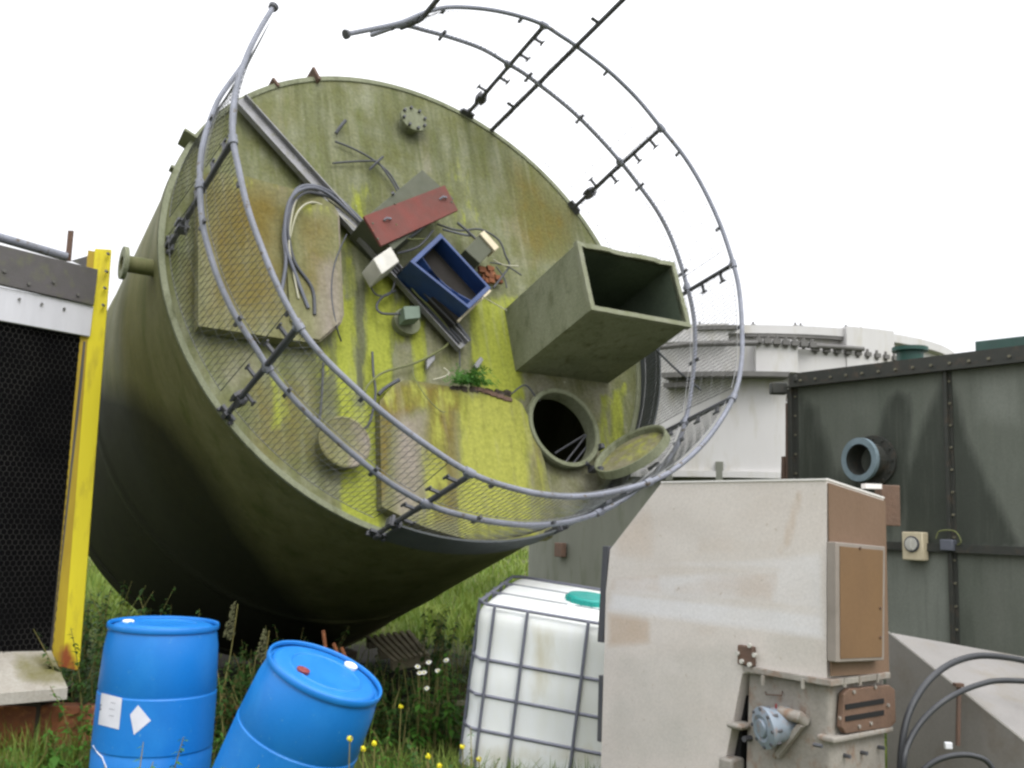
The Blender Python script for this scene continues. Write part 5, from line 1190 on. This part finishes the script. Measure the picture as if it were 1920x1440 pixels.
for k, (px_, y_, H_, ns, lf, mt, lab) in enumerate(spots):
    leafy('weed', gz(px_, y_), H_*1.1, int(ns*1.8), lf*1.05, M[mt], lab, spread=.22, group='weeds round the drums and container', seed=k)
for k, (px_, y_, H_, lab) in enumerate(((168, 8.2, 1.0, 'tall shaded nettles between the yellow post and the tank base'), (205, 8.6, .9, 'shaded nettles under the left edge of the tank base'), (250, 7.8, .9, 'shaded nettles directly behind the upright drum rim'), (150, 7.6, .8, 'shaded nettles at the back of the yellow post foot'),
        (445, 7.6, .75, 'shaded nettles in the dark between the drums'), (520, 7.8, .7, 'shaded nettles behind the leaning drum rim, left part'), (660, 8.0, .5, 'shaded nettles under the lowest edge of the tank'), (720, 8.2, .42, 'shaded nettles just left of the pallet foot'), (850, 9.2, .6, 'tall weeds between the pallet and the container'), (400, 7.0, .7, 'shaded nettles at the right rim of the upright drum'))):
    leafy('weed', gz(px_, y_), H_, 13, .095, M['leaf'], lab, spread=.32, group='weeds round the drums and container', seed=40+k)
# front weeds against the drums
leafy('weed', gz(275, 4.55)+V(0, 0, 0), .62, 5, .06, M['leaf2'], 'thin leafy weed in front of the upright drum', spread=.1, seed=71, group='weeds round the drums and container')
leafy('weed', gz(452, 4.5), .5, 3, .05, M['leaf2'], 'slender weed in front of the leaning drum', spread=.05, seed=72, group='weeds round the drums and container')
leafy('weed', gz(893, 4.9), .68, 2, .04, M['leaf2'], 'slender weed stalk in front of the cage bars', spread=.04, seed=73, group='weeds round the drums and container')
for k, (px_, y_, H_, lab) in enumerate(((95, 5.6, .22, 'broad leaved dock at the lower left between ledge and drum'), (425, 5.3, .26, 'broad leaved dock low between the two drums'), (690, 5.2, .24, 'broad leaved dock right of the leaning drum foot'), (770, 4.9, .2, 'broad leaved dock among the yellow flowers'), (30, 5.2, .2, 'broad leaved dock in the lower left corner'))):
    leafy('broadleaf_plant', gz(px_, y_), H_, 5, .17, M['leaf2'], lab, 'plant', spread=.14, group='broad leaved docks', seed=90+k)
# dock seed heads
for k, (px_, py_, y_, lab) in enumerate(((438, 1132, 6.6, 'dry dock seed head rising right of the upright drum'), (497, 1182, 6.6, 'dry dock seed head next to the leaning drum rim'))):
    p = at_y(px_, py_, y_); g_ = V(p[0]-.08, y_, float(terrain(p[0], y_))); t = Thing('dock_plant', lab, 'plant', g_, 'dock plants in seed')
    P = [g_+(p-g_)*u+V(.03*math.sin(u*2), 0, 0) for u in np.linspace(0, 1, 8)]; b = MB(); b.tube(P, .004, 5); b.build('stem', M['stem'], t)
    b = MB(); R = random.Random(k+3)
    for i in range(90):
        u = 1-R.random()*.24; c_ = g_+(p-g_)*u; rr_ = .032*(1-(u-.76)/.24*.7); q = c_+V(R.uniform(-1, 1)*rr_, R.uniform(-1, 1)*rr_, R.uniform(-.01, .01)); b.box(q, V(.006, 0, .002), V(0, .006, 0), V(.001, 0, .007))
    b.build('seed_head', M['seed'], t, smooth=0)
# flowers
def flower(px_, py_, y_, m_, r, lab, cat, grp, ball=False):
    p = at_y(px_, py_, y_); g_ = V(p[0]+random.uniform(-.03, .03), y_+.02, float(terrain(p[0], y_))-.01); t = Thing(cat, lab, cat, g_, grp)
    b = MB(); b.tube([g_, (g_+p)/2+V(.01, 0, 0), p], .0025, 5); b.build('stem', M['stem'], t)
    b = MB(); fd = nrm(V(random.uniform(-.3, .3), -.6, .8)); u_ = nrm(np.cross(fd, V(0, 0, 1))); v_ = np.cross(u_, fd)
    if ball:
        for k in range(30):
            d = nrm(V(random.gauss(0, 1), random.gauss(0, 1), random.gauss(0, 1))); q = p+d*r*.8; s_ = nrm(np.cross(d, V(.3, .2, 1))); e = np.cross(s_, d); b.add([q-s_*r*.35, q+e*r*.35, q+s_*r*.35+d*r*.2, q-e*r*.35], [(0, 1, 2, 3)])
        b.build('flower_head', m_, t, smooth=0)
    else:
        for k in range(12):
            a = k*math.pi/6; d = u_*math.cos(a)+v_*math.sin(a); s_ = -u_*math.sin(a)+v_*math.cos(a); b.add([p+d*r*.25-s_*r*.08, p+d*r*.7-s_*r*.2, p+d*r+fd*r*.1, p+d*r*.7+s_*r*.2, p+d*r*.25+s_*r*.08], [(0, 1, 2, 3, 4)])
        b.build('petals', m_, t, smooth=0)
        b = MB(); b.lathe(p, fd, [(-.004, 0), (-.004, r*.3), (.004, r*.28), (.008, 0)], 10); b.build('flower_eye', M['ypetal'], t)
dl = ['leftmost daisy of the group beside the container', 'topmost daisy of the group beside the container', 'daisy right below the topmost one', 'rightmost daisy, standing apart toward the container', 'daisy between topmost and rightmost', 'lowest daisy above the concrete slab', 'daisy nearest the leftmost one']
for k, (x, y) in enumerate(((783, 1250), (804, 1242), (795, 1261), (837, 1238), (821, 1258), (800, 1291), (787, 1262))):
    flower(x, y, 6.9, M['petal'], .022, dl[k], 'daisy', 'white daisies beside the container')
yl = ['yellow flower rising in front of the leaning drum', 'yellow flower just right of the leaning drum', 'faint yellow flower lowest beside the leaning drum', 'taller yellow flower left of the container foot', 'lower yellow flower left of the container foot', 'yellow flower against the container cage corner', 'yellow flower against the container lower left bar', 'yellow flower highest on the grass beyond the drum']
for k, (x, y, yy) in enumerate(((656, 1385, 4.45), (702, 1394, 4.6), (681, 1404, 4.6), (803, 1418, 4.7), (824, 1436, 4.7), (867, 1400, 4.9), (898, 1424, 4.9), (752, 1325, 5.6))):
    flower(x, y, yy, M['ypetal'], .014, yl[k], 'yellow flower', 'yellow wild flowers', ball=True)
